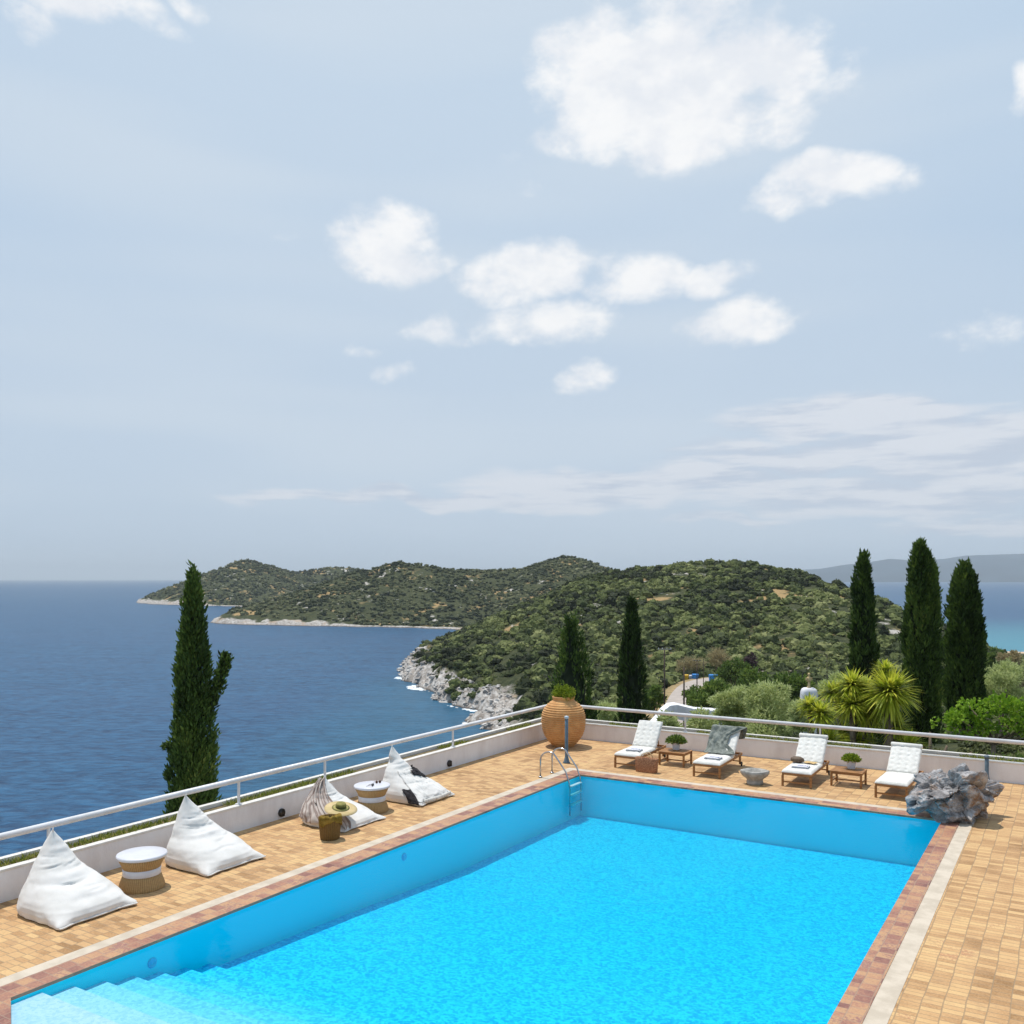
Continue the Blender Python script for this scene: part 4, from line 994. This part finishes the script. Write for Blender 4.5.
# ------------------------------------------------------------------ trees and plants beyond the wall
def at(px, Y): X = ip(px, Y); return W(X, Y)[:2]
def gz(px, Y): return float(height(np.array([ip(px, Y)]), np.array([float(Y)]))[0][0])
def cypress(px, Y, top_py, wpx, label, seed, n=15000, leaders=None, lean=0., zb=None, dark=0., shape=1.):
    x, y = at(px, Y); zb = gz(px, Y) if zb is None else zb; ztop = 5 + (HZ - top_py - 7) / FPX * Y; Hh = ztop - zb; Rm = wpx * .43 / FPX * Y
    r = empty('cypress', (x, y, zb)); tag(r, label, 'cypress tree', 'cypress trees around the terrace')
    MB().tube([(0, 0, -.3), (0, 0, Hh * .5), (0, 0, Hh * .9)], [.16, .1, .03], 10).build('trunk', m_trunk, r)
    leaders = leaders or [(0, 0, 1., 1.)]                # dx, dy (fraction of radius), height fraction, radius fraction
    Vs, Fs, rs = [], [], []; b = 0
    for dx, dy, hf, rf in leaders:
        m = int(n * rf * hf / sum(l[2] * l[3] for l in leaders))
        nc = m // 13
        q = rng.random(nc) ** .85; a = rng.random(nc) * 2 * math.pi
        prof = np.interp(q, [0, .04, .12, .3, .5, .7, .85, .94, 1.], [.55, .8, .95, 1., .93, .76, .53, .30, .04]) ** shape
        lump = 1 + .24 * vnoise(a * 1.6 + seed, q * 11, seed * 1.7) + .20 * vnoise(a * 4 + seed, q * 30, seed * .7)
        rad = prof * Rm * rf * lump * (.70 + .30 * rng.random(nc) ** .4)
        cx = dx * Rm * min(1, 1) + rad * np.cos(a) + lean * q; cy = dy * Rm + rad * np.sin(a); cz = .35 + q * (Hh * hf - .45)
        crn = np.clip(.5 + .5 * vnoise(cx * 3, cy * 3 + seed, cz * 1.6), 0, 1)
        i = rng.integers(0, nc, m); s_ = .042 * max(1, Y / 24) * (.6 + .8 * rng.random(m))
        P = np.stack([cx, cy, cz], 1)[i] + rng.normal(size=(m, 3)) * np.array([.045, .045, .12]) * (Rm / .65) ** .5
        D = np.stack([np.cos(a[i]) * .45, np.sin(a[i]) * .45, np.full(m, 1.)], 1) + .5 * unit(m); D /= np.linalg.norm(D, axis=1)[:, None]
        V, F, rr = leaves(P, D, s_ * 3.0, s_ * 1.15, np.clip(.55 * crn[i] + .4 * rng.random(m) - dark, 0, 1)); Vs.append(V); Fs.append(F + b); rs.append(rr); b += len(V)
        # dense inner core
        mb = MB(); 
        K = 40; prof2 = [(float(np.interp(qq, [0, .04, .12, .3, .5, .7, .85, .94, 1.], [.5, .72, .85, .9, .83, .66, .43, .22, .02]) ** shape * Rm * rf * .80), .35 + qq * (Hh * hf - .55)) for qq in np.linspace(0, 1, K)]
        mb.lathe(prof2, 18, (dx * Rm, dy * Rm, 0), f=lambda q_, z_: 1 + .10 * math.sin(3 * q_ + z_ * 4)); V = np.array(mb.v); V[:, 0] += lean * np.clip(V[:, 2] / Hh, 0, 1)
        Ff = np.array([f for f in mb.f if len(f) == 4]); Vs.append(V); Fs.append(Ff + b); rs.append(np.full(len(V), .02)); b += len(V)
    arr_mesh('crown', np.concatenate(Vs), np.concatenate(Fs), M_cyp, {'rnd': np.concatenate(rs)}, r)
    return r
c1_ = cypress(193, 20.6, 566, 49, 'tall ragged cypress against the sea on the left, a side shoot leaning out', 3, 34000, zb=-3.5, leaders=[(0, 0, 1, 1.), (.25, -.3, .72, .7), (-.3, .3, .62, .7)], shape=1.25)
# leaning side shoot and twig of the left cypress
def shoot(root, p0, p1, rad, n, nm):
    p0 = np.array(p0); p1 = np.array(p1); nc = n // 10; q = rng.random(nc); c = p0 + (p1 - p0) * q[:, None] + rng.normal(size=(nc, 3)) * rad * (1 - .45 * q[:, None])
    i = rng.integers(0, nc, n); P = c[i] + rng.normal(size=(n, 3)) * .03; D = (p1 - p0) / np.linalg.norm(p1 - p0) + .8 * unit(n); D /= np.linalg.norm(D, axis=1)[:, None]
    V, F, r = leaves(P, D, np.full(n, .13), np.full(n, .055), rng.random(n) * .7); arr_mesh(nm, V, F, M_cyp, {'rnd': r}, root)
def Lc(root, px, py, Y):
    x, y = at(px, Y); return (x - root.location.x, y - root.location.y, 5 + (HZ - py) / FPX * Y - root.location.z)
shoot(c1_, Lc(c1_, 212, 706, 20.6), Lc(c1_, 227, 658, 20.6), .058, 1100, 'side_shoot')
shoot(c1_, Lc(c1_, 180, 748, 20.6), Lc(c1_, 163, 747, 20.6), .035, 260, 'twig')
cypress(575, 47, 614, 82, 'broad bright cypress rising behind the terracotta jar', 8, 15000, leaders=[(-.1, 0, 1, .9), (.35, .2, .74, .72), (-.42, .1, .66, .62)])
cypress(632, 55, 596, 38, 'thin dark cypress with a wispy tip, right of the jar', 14, 11000, dark=.2, shape=1.1, leaders=[(0, 0, 1, 1.), (-.6, 0, .5, .55)])
cypress(863, 45, 550, 34, 'slender dark cypress behind the yuccas', 20, 13000, dark=.12, shape=.8)
cypress(922, 38, 538, 38, 'tallest cypress on the right with a forked top', 27, 24000, leaders=[(-.12, 0, 1, .85), (.38, .1, .93, .62)], zb=-2.1, shape=.75)
cypress(965, 42, 560, 39, 'dense conical cypress at the far right beside the fig tree', 33, 19000, dark=.06, zb=-2.1, shape=.85)

def leafy(name, px, Y, lobes, n, size, mt, label, cat, group=None, asp=.5, trunk=.09, gap=.15, clump=.12, zb=None, shell=.5, upb=.3, limbs=4):
    """lobes in metres relative to the base: (x right, y ahead, z up, rx, ry, rz)"""
    x, y = at(px, Y); zb = gz(px, Y) if zb is None else zb; r = empty(name, (x, y, zb), YAW); tag(r, label, cat, group)
    mb = MB(); cx = sum(l[0] for l in lobes) / len(lobes); cy = sum(l[1] for l in lobes) / len(lobes); zl = min(l[2] - l[5] * .6 for l in lobes)
    if trunk:
        fork = (cx * .3, cy * .3, max(.3, zl * .7)); mb.tube([(0, 0, -.3), fork], [trunk * 1.3, trunk], 8)
        for l in lobes[:max(limbs, 1)]:
            mid = ((fork[0] + l[0]) / 2 + .1, (fork[1] + l[1]) / 2, (fork[2] + l[2]) / 2); mb.tube([fork, mid, (l[0], l[1], l[2])], [trunk * .7, trunk * .5, trunk * .2], 6)
        mb.build('trunk', m_trunk, r)
    V, F, rr = lobes_leaves(lobes, n, size, asp, gap, shell, upb, clump); arr_mesh('crown', V, F, mt, {'rnd': rr}, r); return r
def rl(n, w, d, z0, z1, r0, r1, seed):
    q = random.Random(seed); return [(q.uniform(-w, w), q.uniform(-d, d), q.uniform(z0, z1), q.uniform(r0, r1), q.uniform(r0, r1), q.uniform(r0, r1) * .8) for _ in range(n)]
OG = 'olive trees below the far parapet'
def topz(px, Y, py): return 5 + (HZ - py) / FPX * Y - gz(px, Y)
def olive(px, Y, top_py, wpx, n, label, mt=None, seed=1, size=.26, name='olive_tree', cat='olive tree', group=OG, asp=.28, gap=.3):
    Hh = topz(px, Y, top_py); w = wpx / 2 / FPX * Y; r0 = w * .42
    lob = rl(10, w * .62, w * .55, Hh * .42, Hh - r0 * .8, r0 * .65, r0 * 1.1, seed) + [(w * .1, 0, Hh - r0 * .75, r0, r0, r0 * .8)]
    return leafy(name, px, Y, lob, n, size, mt or M_olive, label, cat, group, asp, .14, gap, w * .06)
olive(770, 58, 686, 70, 15000, 'pale round olive tree left of the white shrine', seed=2)
olive(737, 62, 690, 52, 10000, 'pale olive tree with the ragged top between pole and shrine', seed=5)
olive(800, 39, 707, 40, 8000, 'small pale olive tree hiding the foot of the white shrine', seed=8)
olive(700, 56, 714, 56, 8000, 'low olive tree in front of the white curved wall', seed=11)
olive(665, 52, 716, 42, 6000, 'low olive tree behind the backrest of the first lounger', seed=15)
olive(835, 60, 678, 40, 7000, 'grey green olive tree behind the left yucca', seed=18)
olive(1000, 74, 664, 60, 9000, 'yellow green olive tree behind the fig at the right edge', seed=22)
olive(605, 62, 706, 44, 6000, 'low olive tree between the two cypresses', seed=30)
BG = 'rounded dark bushes by the road'
olive(712, 118, 683, 52, 9000, 'dark rounded bush right beside the road', M_green, 41, .42, 'bush', 'bush', BG, .5, .1)
olive(748, 128, 672, 50, 8000, 'large dark bush behind the pale olives', M_green, 43, .45, 'bush', 'bush', BG, .5, .1)
olive(785, 120, 676, 54, 8000, 'dark bush left of and behind the white shrine', M_green, 46, .45, 'bush', 'bush', BG, .5, .1)
olive(655, 125, 688, 22, 3000, 'small dark bush on the dry verge left of the road', M_green, 49, .4, 'bush', 'bush', BG, .5, .1)
olive(732, 185, 661, 36, 5000, 'flat topped green pine above the road end', M_green, 52, .5, 'pine_tree', 'tree', None, .4, .1)
olive(750, 205, 655, 22, 2500, 'plum coloured shrub above the road end', M_purple, 55, .5, 'shrub', 'shrub', None, .5)
olive(690, 255, 657, 34, 3000, 'bare brownish tree above the left of the recycling bins', M_brown, 58, .6, 'dry_tree', 'tree', 'dry brown trees behind the bins', .2, .45)
olive(716, 262, 650, 34, 3600, 'taller bare brownish tree above the blue bin', M_brown, 61, .6, 'dry_tree', 'tree', 'dry brown trees behind the bins', .2, .45)
olive(994, 175, 650, 22, 3000, 'dark round tree just below the beach', M_green, 64, .6, 'round_tree', 'tree')
olive(1012, 150, 654, 26, 3500, 'brownish tree just below the beach at the right edge', M_brown, 67, .5, 'brown_tree', 'tree', None, .4)
# fig tree: layered bright green branches
lob = [(-1.75, 0, 1.62, .32, .35, .16), (-1.25, .1, 1.85, .34, .4, .14), (-.95, 0, 2.42, .30, .35, .22), (-1.2, -.2, 1.30, .30, .3, .12), (-.55, .2, 2.05, .5, .5, .22), (-.3, -.1, 1.55, .42, .4, .16), (.3, 0, 2.35, .6, .6, .22), (1.2, .3, 2.2, .7, .7, .28), (.8, -.3, 1.75, .6, .5, .2), (1.9, 0, 1.9, .7, .6, .3), (1.5, -.2, 1.4, .5, .5, .16), (2.6, .2, 2.3, .8, .7, .3)]
leafy('fig_tree', 992, 34, lob, 3000, .15, M_lime, 'low spreading fig tree with bright lime leaves at the right edge', 'fig tree', None, .85, .08, .5, .10, zb=-2.0, limbs=12)
leafy('hedge', 1000, 31, [(x, 0, .55, .6, .5, .42) for x in (-1.6, -.9, -.2, .6, 1.3, 2.)], 5000, .14, M_green, 'low dark green hedge under the fig tree', 'hedge', None, .4, 0, .2, .07, zb=-2.0)

def yucca(px, Y, heads, label, seed, zb=-2.0):
    x, y = at(px, Y); r = empty('yucca', (x, y, zb), YAW); tag(r, label, 'yucca', 'yuccas behind the parapet')
    mb = MB(); Vs, Fs, rs = [], [], []; b = 0
    for hx, hy, hz, rad, n in heads:
        n = int(n * 2.1); rad *= .92
        mb.tube([(hx * .3, hy * .3, -.3), (hx * .6, hy * .6, hz * .5), (hx, hy, hz)], [.13, .10, .08], 8)
        D = unit(n); D[:, 2] = D[:, 2] * .75 + .28; D /= np.linalg.norm(D, axis=1)[:, None]
        side = np.cross(D, [0, 0, 1.]); side /= np.linalg.norm(side, axis=1)[:, None] + 1e-6
        L = rad * (.8 + .35 * rng.random(n)); droop = .10 + .25 * rng.random(n); w = .042 * (Y / 30) * (.8 + .5 * rng.random(n)) * (rad / .9) ** .5
        segs = 5; rows = []
        for k in range(segs + 1):
            u = k / segs; p = np.array([hx, hy, hz]) + D * (L * u)[:, None]; p[:, 2] -= droop * L * u ** 2.2
            ww = w * (1 - u) ** .55 * (1 if k else .7) + .001; rows += [p - side * ww[:, None], p + side * ww[:, None]]
        V = np.stack(rows, 1); m_ = 2 * (segs + 1); base_ = np.arange(n)[:, None] * m_
        F = np.concatenate([base_ + np.array([2 * k, 2 * k + 1, 2 * k + 3, 2 * k + 2]) for k in range(segs)])
        Vs.append(V.reshape(-1, 3)); Fs.append(F + b); rs.append(np.repeat(np.clip(.35 + .4 * D[:, 2] * 0 + .6 * rng.random(n), 0, 1), m_)); b += n * m_
    mb.build('trunk', m_trunk, r); arr_mesh('foliage', np.concatenate(Vs), np.concatenate(Fs), M_yucca, {'rnd': np.concatenate(rs)}, r)
def hd(px0, Y0, lst):
    return [((px - px0) / FPX * Y0, dy, 5 + (HZ - py) / FPX * (Y0 + dy) + 2.0, rpx / FPX * Y0, n) for px, py, dy, rpx, n in lst]
yucca(890, 30.5, hd(890, 30.5, [(890, 693, 0, 34, 260), (893, 672, .6, 18, 110), (899, 728, .2, 22, 110), (904, 748, -.4, 24, 110)]), 'tall yucca with one big starburst head, left of the tallest cypress', 1)
yucca(856, 31.5, hd(856, 31.5, [(852, 686, 0, 24, 170), (868, 692, .4, 22, 150), (848, 706, -.3, 24, 160), (866, 715, 0, 24, 160), (878, 712, .5, 22, 130), (840, 694, .6, 20, 110), (862, 742, 0, 20, 100), (846, 735, .3, 20, 100)]), 'bushy yucca cluster in front of the slender dark cypress', 2)
yucca(818, 29.5, hd(818, 29.5, [(820, 715, 0, 22, 150), (812, 706, .3, 16, 90), (830, 742, 0, 22, 100)]), 'smallest yucca just right of the white shrine', 3)

# dead pale branches and a stump behind the wall
def branch(px, Y, pts, label):
    x, y = at(px, Y); r = MB(); r.tube([(a, b, c) for a, b, c in pts], [.09, .07, .04][:len(pts)], 8); o = r.build('dry_branch', m_trunk, loc=(x, y, -2.0)); o.rotation_euler = (0, 0, YAW); tag(o, label, 'branch', 'dry branches behind the parapet')
branch(940, 32, [(-.3, 0, 0), (.1, 0, .8), (.25, 0, 1.2)], 'bare pale branch leaning right under the tallest cypress')
branch(946, 31.5, [(-.5, 0, .2), (.2, 0, .7), (.9, 0, 1.05)], 'long bare pale branch sloping under the fig tree')
branch(930, 33, [(0, 0, 0), (.02, 0, .8), (0, 0, 1.5)], 'upright pale stump at the foot of the tallest cypress')

# ------------------------------------------------------------------ road, poles, bins, shrine, curved wall
def road():
    pts = [(655, 70), (662, 95), (672, 120), (677, 140), (680, 160), (684, 185), (690, 208), (700, 228), (718, 243), (745, 255), (790, 262)]
    Xs = [ip(p, Y) for p, Y in pts]; Ys = [p[1] for p in pts]; tt = np.linspace(0, len(pts) - 1, 120)
    X = np.interp(tt, range(len(pts)), Xs); Y = np.interp(tt, range(len(pts)), Ys)
    ker = np.ones(9) / 9; X = np.convolve(np.pad(X, 4, 'edge'), ker, 'valid'); Y = np.convolve(np.pad(Y, 4, 'edge'), ker, 'valid')
    dx = np.gradient(X); dy = np.gradient(Y); nn = np.hypot(dx, dy); nx = dy / nn; ny = -dx / nn
    zroad = np.maximum.reduce([height(X + nx * k, Y + ny * k)[0] for k in (-5, -2.5, 0, 2.5, 5)]); zroad = np.convolve(np.pad(zroad, 6, 'edge'), np.ones(13) / 13, 'valid')
    def strip(name, w, lift, mt):
        rows = []
        for s_ in np.linspace(-w, w, 7):
            a = X + nx * s_; b = Y + ny * s_; z = zroad + lift
            rows.append([W(p, q, c) for p, q, c in zip(a, b, z)])
        o = MB().grid(rows[::-1], True).build(name, mt); tag(o, kind='structure')
    strip('road_verge', 4.4, .40, M('dry_verge', (168, 140, 98), (120, 108, 70), .95, .4, .4, 3))
    strip('road', 2.6, .47, M('pale_asphalt', (176, 164, 154), (160, 150, 140), .9, .5, .2, 8))
road()
def pole(px, Y, top_py, label, arms=True, rad=.10):
    x, y = at(px, Y); zb = gz(px, Y) - .3; h = 5 + (HZ - top_py) / FPX * Y - zb
    r = empty('utility_pole', (x, y, zb), YAW); tag(r, label, 'utility pole', 'wooden utility poles by the road')
    MB().tube([(0, 0, 0), (0, 0, h)], [rad * 1.25, rad * .8], 8).build('mast', M('creosoted_wood', (84, 72, 62), (60, 50, 44), .9), r)
    if arms:
        mb = MB(); mb.box(-.9, -.13, h - .25, .9, -.09 + .0, h - .13); mb.build('crossarm', m_dark if px > 670 else M('grey_arm', (150, 150, 146), (130, 130, 126), .7), r)
        for k in (-.8, -.3, .3, .8): MB().lathe([(.04, 0), (.055, .03), (.05, .09), (.02, .13)], 8, (k, -.11, h - .13)).build('insulator', m_white, r)
        MB().box(-.6, -.12, h - .95, .6, -.08, h - .86).build('crossarm', m_dark, r)
    return r
pole(664.5, 120, 649, 'utility pole with pale crossarms left of the road')
pole(684, 105, 668, 'dark bare pole standing against the middle of the road', False)
pole(697, 195, 661, 'far dark utility pole right of the road by the bins')
pole(703.5, 215, 660, 'thin far pole just right of the others by the bins', False, .08)
pole(827, 190, 655, 'thin grey pole on the slope above the yuccas', False, .07)
def bin_(px, Y, w, h, mt, label, lid):
    x, y = at(px, Y); r = empty('recycling_bin', (x, y, gz(px, Y) + .36), YAW); tag(r, label, 'bin', 'bins at the top of the road')
    mb = MB(); v = [(-w / 2 * .85, -.5, .12), (w / 2 * .85, -.5, .12), (w / 2 * .85, .5, .12), (-w / 2 * .85, .5, .12), (-w / 2, -.6, h), (w / 2, -.6, h), (w / 2, .6, h), (-w / 2, .6, h)]
    mb.add(v, [(3, 2, 1, 0), (4, 5, 6, 7), (0, 1, 5, 4), (1, 2, 6, 5), (2, 3, 7, 6), (3, 0, 4, 7)]); mb.build('body', mt, r, bevel=.04)
    mb = MB(); P = [[(w / 2 * 1.04 * (2 * i / 8 - 1), .64 * math.cos(a), h + .32 * math.sin(a)) for a in np.linspace(0, math.pi, 10)] for i in range(9)]; mb.grid(P, True); mb.build('lid', lid, r, solid=.03)
    for sx in (-1, 1):
        for sy in (-1, 1): o = MB().lathe([(.03, -.03), (.1, -.03), (.1, .03), (.03, .03)], 10).build('wheel', m_dark, r); o.rotation_euler = (0, R(90), 0); o.location = (sx * w * .36, sy * .4, .1)
m_bb = M('blue_plastic', (40, 120, 190), (50, 136, 206), .5); m_yb = M('yellow_plastic', (216, 176, 50), (206, 160, 40), .5)
bin_(686, 236, 1.1, 1.25, m_yb, 'yellow bin at the top of the road', m_yb)
bin_(695, 238, 1.5, 1.3, m_bb, 'blue bin between the yellow bin and the poles', m_bb)
bin_(713, 226, 2.0, 1.7, m_bb, 'large light blue bin right of the poles', m_bb)
bin_(690.5, 240, .8, 1.0, m_white, 'small white bin between the yellow and the blue one', m_white)
def shrine():
    x, y = at(809, 44); zt = 5 + (HZ - 689) / FPX * 44; r = empty('shrine', (x, y, zt - 3.3), YAW); tag(r, 'white rounded masonry pier topped by a beige cross finial among the trees', 'shrine')
    mb = MB(); N = 36; rows = []
    for z, s in ((0, 1.), (2.4, 1.), (2.9, .98), (3.12, .93), (3.24, .82), (3.3, .6), (3.31, .02)):
        rows.append([(.40 * s * math.copysign(abs(math.cos(a)) ** .6, math.cos(a)), .34 * s * math.copysign(abs(math.sin(a)) ** .6, math.sin(a)), z) for a in np.linspace(0, 2 * math.pi, N, endpoint=False)])
    mb.grid(rows, True, wrap=True); mb.build('pier', m_wall, r)
    o = MB(); o.lathe([(.10, 3.28), (.10, 3.34), (.06, 3.38), (.055, 3.9), (.07, 3.95), (.04, 4.0), (.01, 4.01)], 14); o.bar((-.15, 0, 3.72), (.15, 0, 3.72), .09, .12); o.lathe([(.085, 3.60), (.10, 3.68), (.09, 3.8), (.05, 3.84)], 14)
    o.build('finial', M('beige_stone', (214, 190, 140), (196, 170, 120), .8), r)
shrine()
def curved_wall():
    pts = []                                         # (px, top_py, Y)
    L = [(652, 727, 70), (658, 720, 72), (664, 712, 74), (670, 707, 76), (677, 706, 77), (685, 708, 77), (698, 711, 76), (715, 712, 75), (726, 713, 74)]
    tt = np.linspace(0, len(L) - 1, 60); A = [np.interp(tt, range(len(L)), [l[k] for l in L]) for k in range(3)]
    f, b_ = [], []; T = 1.7
    for px, py, Y in zip(*A):
        for lst, dY in ((f, 0), (b_, T)):
            z = 5 + (HZ - py) / FPX * Y; x0, y0 = at(px, Y); xb, yb = W(ip(px, Y), Y + dY)[:2]; lst.append((xb, yb, z))
    mb = MB(); dn = lambda P: [(x, y, z - 1.2) for x, y, z in P]
    mb.grid([dn(f), f, b_, dn(b_)], False); tag(mb.build('curved_wall', m_wall), 'curved white garden wall at the foot of the road', 'wall')
curved_wall()

# ------------------------------------------------------------------ maquis on the hills (uncountable)
def ico(sub):
    bm = bmesh.new(); bmesh.ops.create_icosphere(bm, subdivisions=sub, radius=1.); V = np.array([v.co[:] for v in bm.verts]); F = np.array([[v.index for v in f.verts] for f in bm.faces]); bm.free(); return V, F
def shrubs(name, Ylo, Yhi, spacing, rlo, rhi, nleaf, sub, mt, seed, leafsize=.3, xr=.62, xmin=None, test=None, mind=9):
    g = np.random.default_rng(seed); V0, F0 = ico(sub); pts = []
    Yc = Ylo
    N = int((Yhi ** 2 - Ylo ** 2) * xr / spacing ** 2)
    Y = np.sqrt(g.random(N) * (Yhi ** 2 - Ylo ** 2) + Ylo ** 2); X = (g.random(N) * 2 - 1) * Y * xr
    Z, sdn = height(X, Y); bare = fbm(X / 24, Y / 24, 7., 3)
    lim = mind + 6 * vnoise(X / 9, Y / 9, 3.) + 8 * np.exp(-((Y - 400) / 45) ** 2) * (X < 0)
    nnb = fbm(X / 16 + 40, Y / 22, 11., 3)
    ok = (sdn > np.where((X > 200) & (Y < 620) & (Y > 380), 75, lim)) & (bare < .9) & (nnb < .78) & ((Z - 5) / Y < .05)
    rdx = np.interp(Y, [60, 95, 120, 160, 208, 228, 243, 255], [ip(652, 60), ip(662, 95), ip(672, 120), ip(680, 160), ip(690, 208), ip(700, 228), ip(718, 243), ip(745, 255)])
    ok &= ~((np.abs(X - rdx) < 6) & (Y < 262) & (Y > 60))
    if test is not None: ok &= test(X, Y)
    X, Y, Z, bare = X[ok], Y[ok], Z[ok], bare[ok]; n = len(X)
    r = rlo + (rhi - rlo) * g.random(n) ** 1.8; rz = r * (.6 + .35 * g.random(n)); ang = g.random(n) * 6.28
    sp = np.clip(.5 + .32 * vnoise(X / 30, Y / 30, 2.) + .42 * (g.random(n) - .5) * 2, 0, 1)
    wx, wy, _ = W(X, Y); base = np.stack([wx, wy, Z + rz * .35], 1)
    Vs, Fs, rs, b = [], [], [], 0
    for v in range(8):
        idx = np.where(np.arange(n) % 8 == v)[0]; m = len(idx)
        if not m: continue
        Vp = V0 * (1 + .22 * g.normal(size=(len(V0), 1))) * (.92 if nleaf else 1); Fp = [F0]
        tone = np.full(len(Vp), -.10)
        if nleaf:
            u = g.normal(size=(nleaf, 3)); u /= np.linalg.norm(u, axis=1)[:, None]; u[:, 2] = np.abs(u[:, 2]) * 1.1 - .2
            D = u + .9 * g.normal(size=(nleaf, 3)) * .6; D /= np.linalg.norm(D, axis=1)[:, None]; s = np.cross(D, g.normal(size=(nleaf, 3))); s /= np.linalg.norm(s, axis=1)[:, None]
            ls = leafsize * (.6 + .8 * g.random(nleaf))[:, None]; c = u * (.88 + .2 * g.random(nleaf))[:, None]
            q = np.stack([c - D * ls * .5, c + s * ls * .4, c + D * ls * .6, c - s * ls * .4], 1).reshape(-1, 3)
            lf = np.repeat((g.random(nleaf) - .35) * .45, 4); Fq = np.arange(4 * nleaf).reshape(nleaf, 4) + len(Vp)
            Vp = np.concatenate([Vp, q]); tone = np.concatenate([tone, lf])
        c, s = np.cos(ang[idx]), np.sin(ang[idx]); S3 = np.stack([r[idx], r[idx], rz[idx]], 1)
        P = Vp[None] * S3[:, None]; P = np.stack([P[..., 0] * c[:, None] - P[..., 1] * s[:, None], P[..., 0] * s[:, None] + P[..., 1] * c[:, None], P[..., 2]], -1) + base[idx][:, None]
        k = len(Vp); offs = (np.arange(m) * k)[:, None, None] + b
        Fs.append((F0[None] + offs).reshape(-1, 3)); 
        if nleaf: Fs.append((Fq[None] + offs).reshape(-1, 4))
        Vs.append(P.reshape(-1, 3)); rs.append(np.clip(sp[idx][:, None] + tone[None], 0, 1).ravel()); b += m * k
    o = arr_mesh(name, np.concatenate(Vs), Fs, mt, {'rnd': np.concatenate(rs)}); tag(o, kind='stuff'); return n
M_maq = Mleaf('maquis_foliage', [(0, (44, 50, 28)), (.35, (74, 84, 44)), (.6, (106, 114, 62)), (.84, (124, 130, 76)), (1, (150, 150, 102))], .18, .8)
M_maq2 = Mleaf('low_maquis_foliage', [(0, (46, 54, 36)), (.4, (70, 78, 50)), (.7, (96, 100, 66)), (1, (138, 136, 98))], .1, .85)
M_under = Mleaf('undergrowth_foliage', [(0, (30, 36, 20)), (.5, (60, 68, 36)), (1, (104, 108, 60))], .2)
print('shrubs', shrubs('maquis_near', 70, 210, 2.6, .7, 1.9, 60, 2, M_maq, 1, .30, test=lambda X, Y: ~((X < 40) & (X > -60) & (Y < 100) & (X / Y > .02) & (X / Y < .12))),
      shrubs('undergrowth', 31, 62, .75, .18, .5, 50, 1, M_under, 11, .45, test=lambda X, Y: X > 5),
      shrubs('maquis_hill', 200, 620, 2.8, .7, 2.7, 44, 2, M_maq, 2, .34, mind=3),
      shrubs('maquis_headland', 600, 1150, 3.9, 1.1, 2.7, 12, 1, M_maq2, 3, .5, test=lambda X, Y: X / Y < .22, mind=14),
      shrubs('maquis_far_headland', 1200, 1850, 5.6, 1.6, 3.6, 8, 1, M_maq2, 4, .6, test=lambda X, Y: X / Y < .0, mind=16))
def boulders():
    g = np.random.default_rng(9); V0, F0 = ico(2); N = 60000; Y = 230 + g.random(N) * 480; X = -80 + g.random(N) * 110; Z, sdn = height(X, Y); ok = (sdn > -3) & (sdn < 8); X, Y, Z = X[ok][:1500], Y[ok][:1500], Z[ok][:1500]; n = len(X)
    r = (.35 + 1.0 * g.random(n) ** 3) ; Vs = []; 
    for i in range(n):
        v = V0 * (1 + .25 * g.normal(size=(len(V0), 1))) * r[i] * np.array([1.2, 1, .7]); Vs.append(v + np.array([*W(X[i], Y[i])[:2], Z[i]]))
    F = (F0[None] + (np.arange(n) * len(V0))[:, None, None]).reshape(-1, 3)
    o = arr_mesh('shore_rocks', np.concatenate(Vs), F, M('limestone', (150, 142, 134), (200, 195, 188), .9, .3)); tag(o, kind='stuff')
boulders()
def foam():
    mb = MB(); P = []
    g = np.random.default_rng(5)
    # breaking water: a lumpy narrow band hugging the near headland's waterline
    n = 5200; k = g.integers(6, 19, n); u = g.random(n); A = coast[k]; B = coast[k + 1]; p = A + (B - A) * u[:, None]; nd = np.stack([-(B - A)[:, 1], (B - A)[:, 0]], 1); nd /= np.linalg.norm(nd, axis=1)[:, None]
    q = p + nd * (g.random(n)[:, None] * 7 - 2.5); _, sdn = height(q[:, 0], q[:, 1]); ok = (sdn < .8) & (sdn > -2.6) & (vnoise(q[:, 0] / 7, q[:, 1] / 7, 8.) > .32); q = q[ok]; n = len(q)
    V0, F0 = ico(1); V = V0[None] * np.stack([.3 + .9 * g.random(n), .3 + .9 * g.random(n), np.full(n, .12)], 1)[:, None] + np.stack([*W(q[:, 0], q[:, 1])[:2], np.full(n, SEA + .02)], 1)[:, None]
    F = (F0[None] + (np.arange(n) * len(V0))[:, None, None]).reshape(-1, 3); o = arr_mesh('surf_foam', V.reshape(-1, 3), F, M('foam', (226, 232, 236), (206, 216, 222), .8, 1.)); tag(o, kind='stuff')
foam()
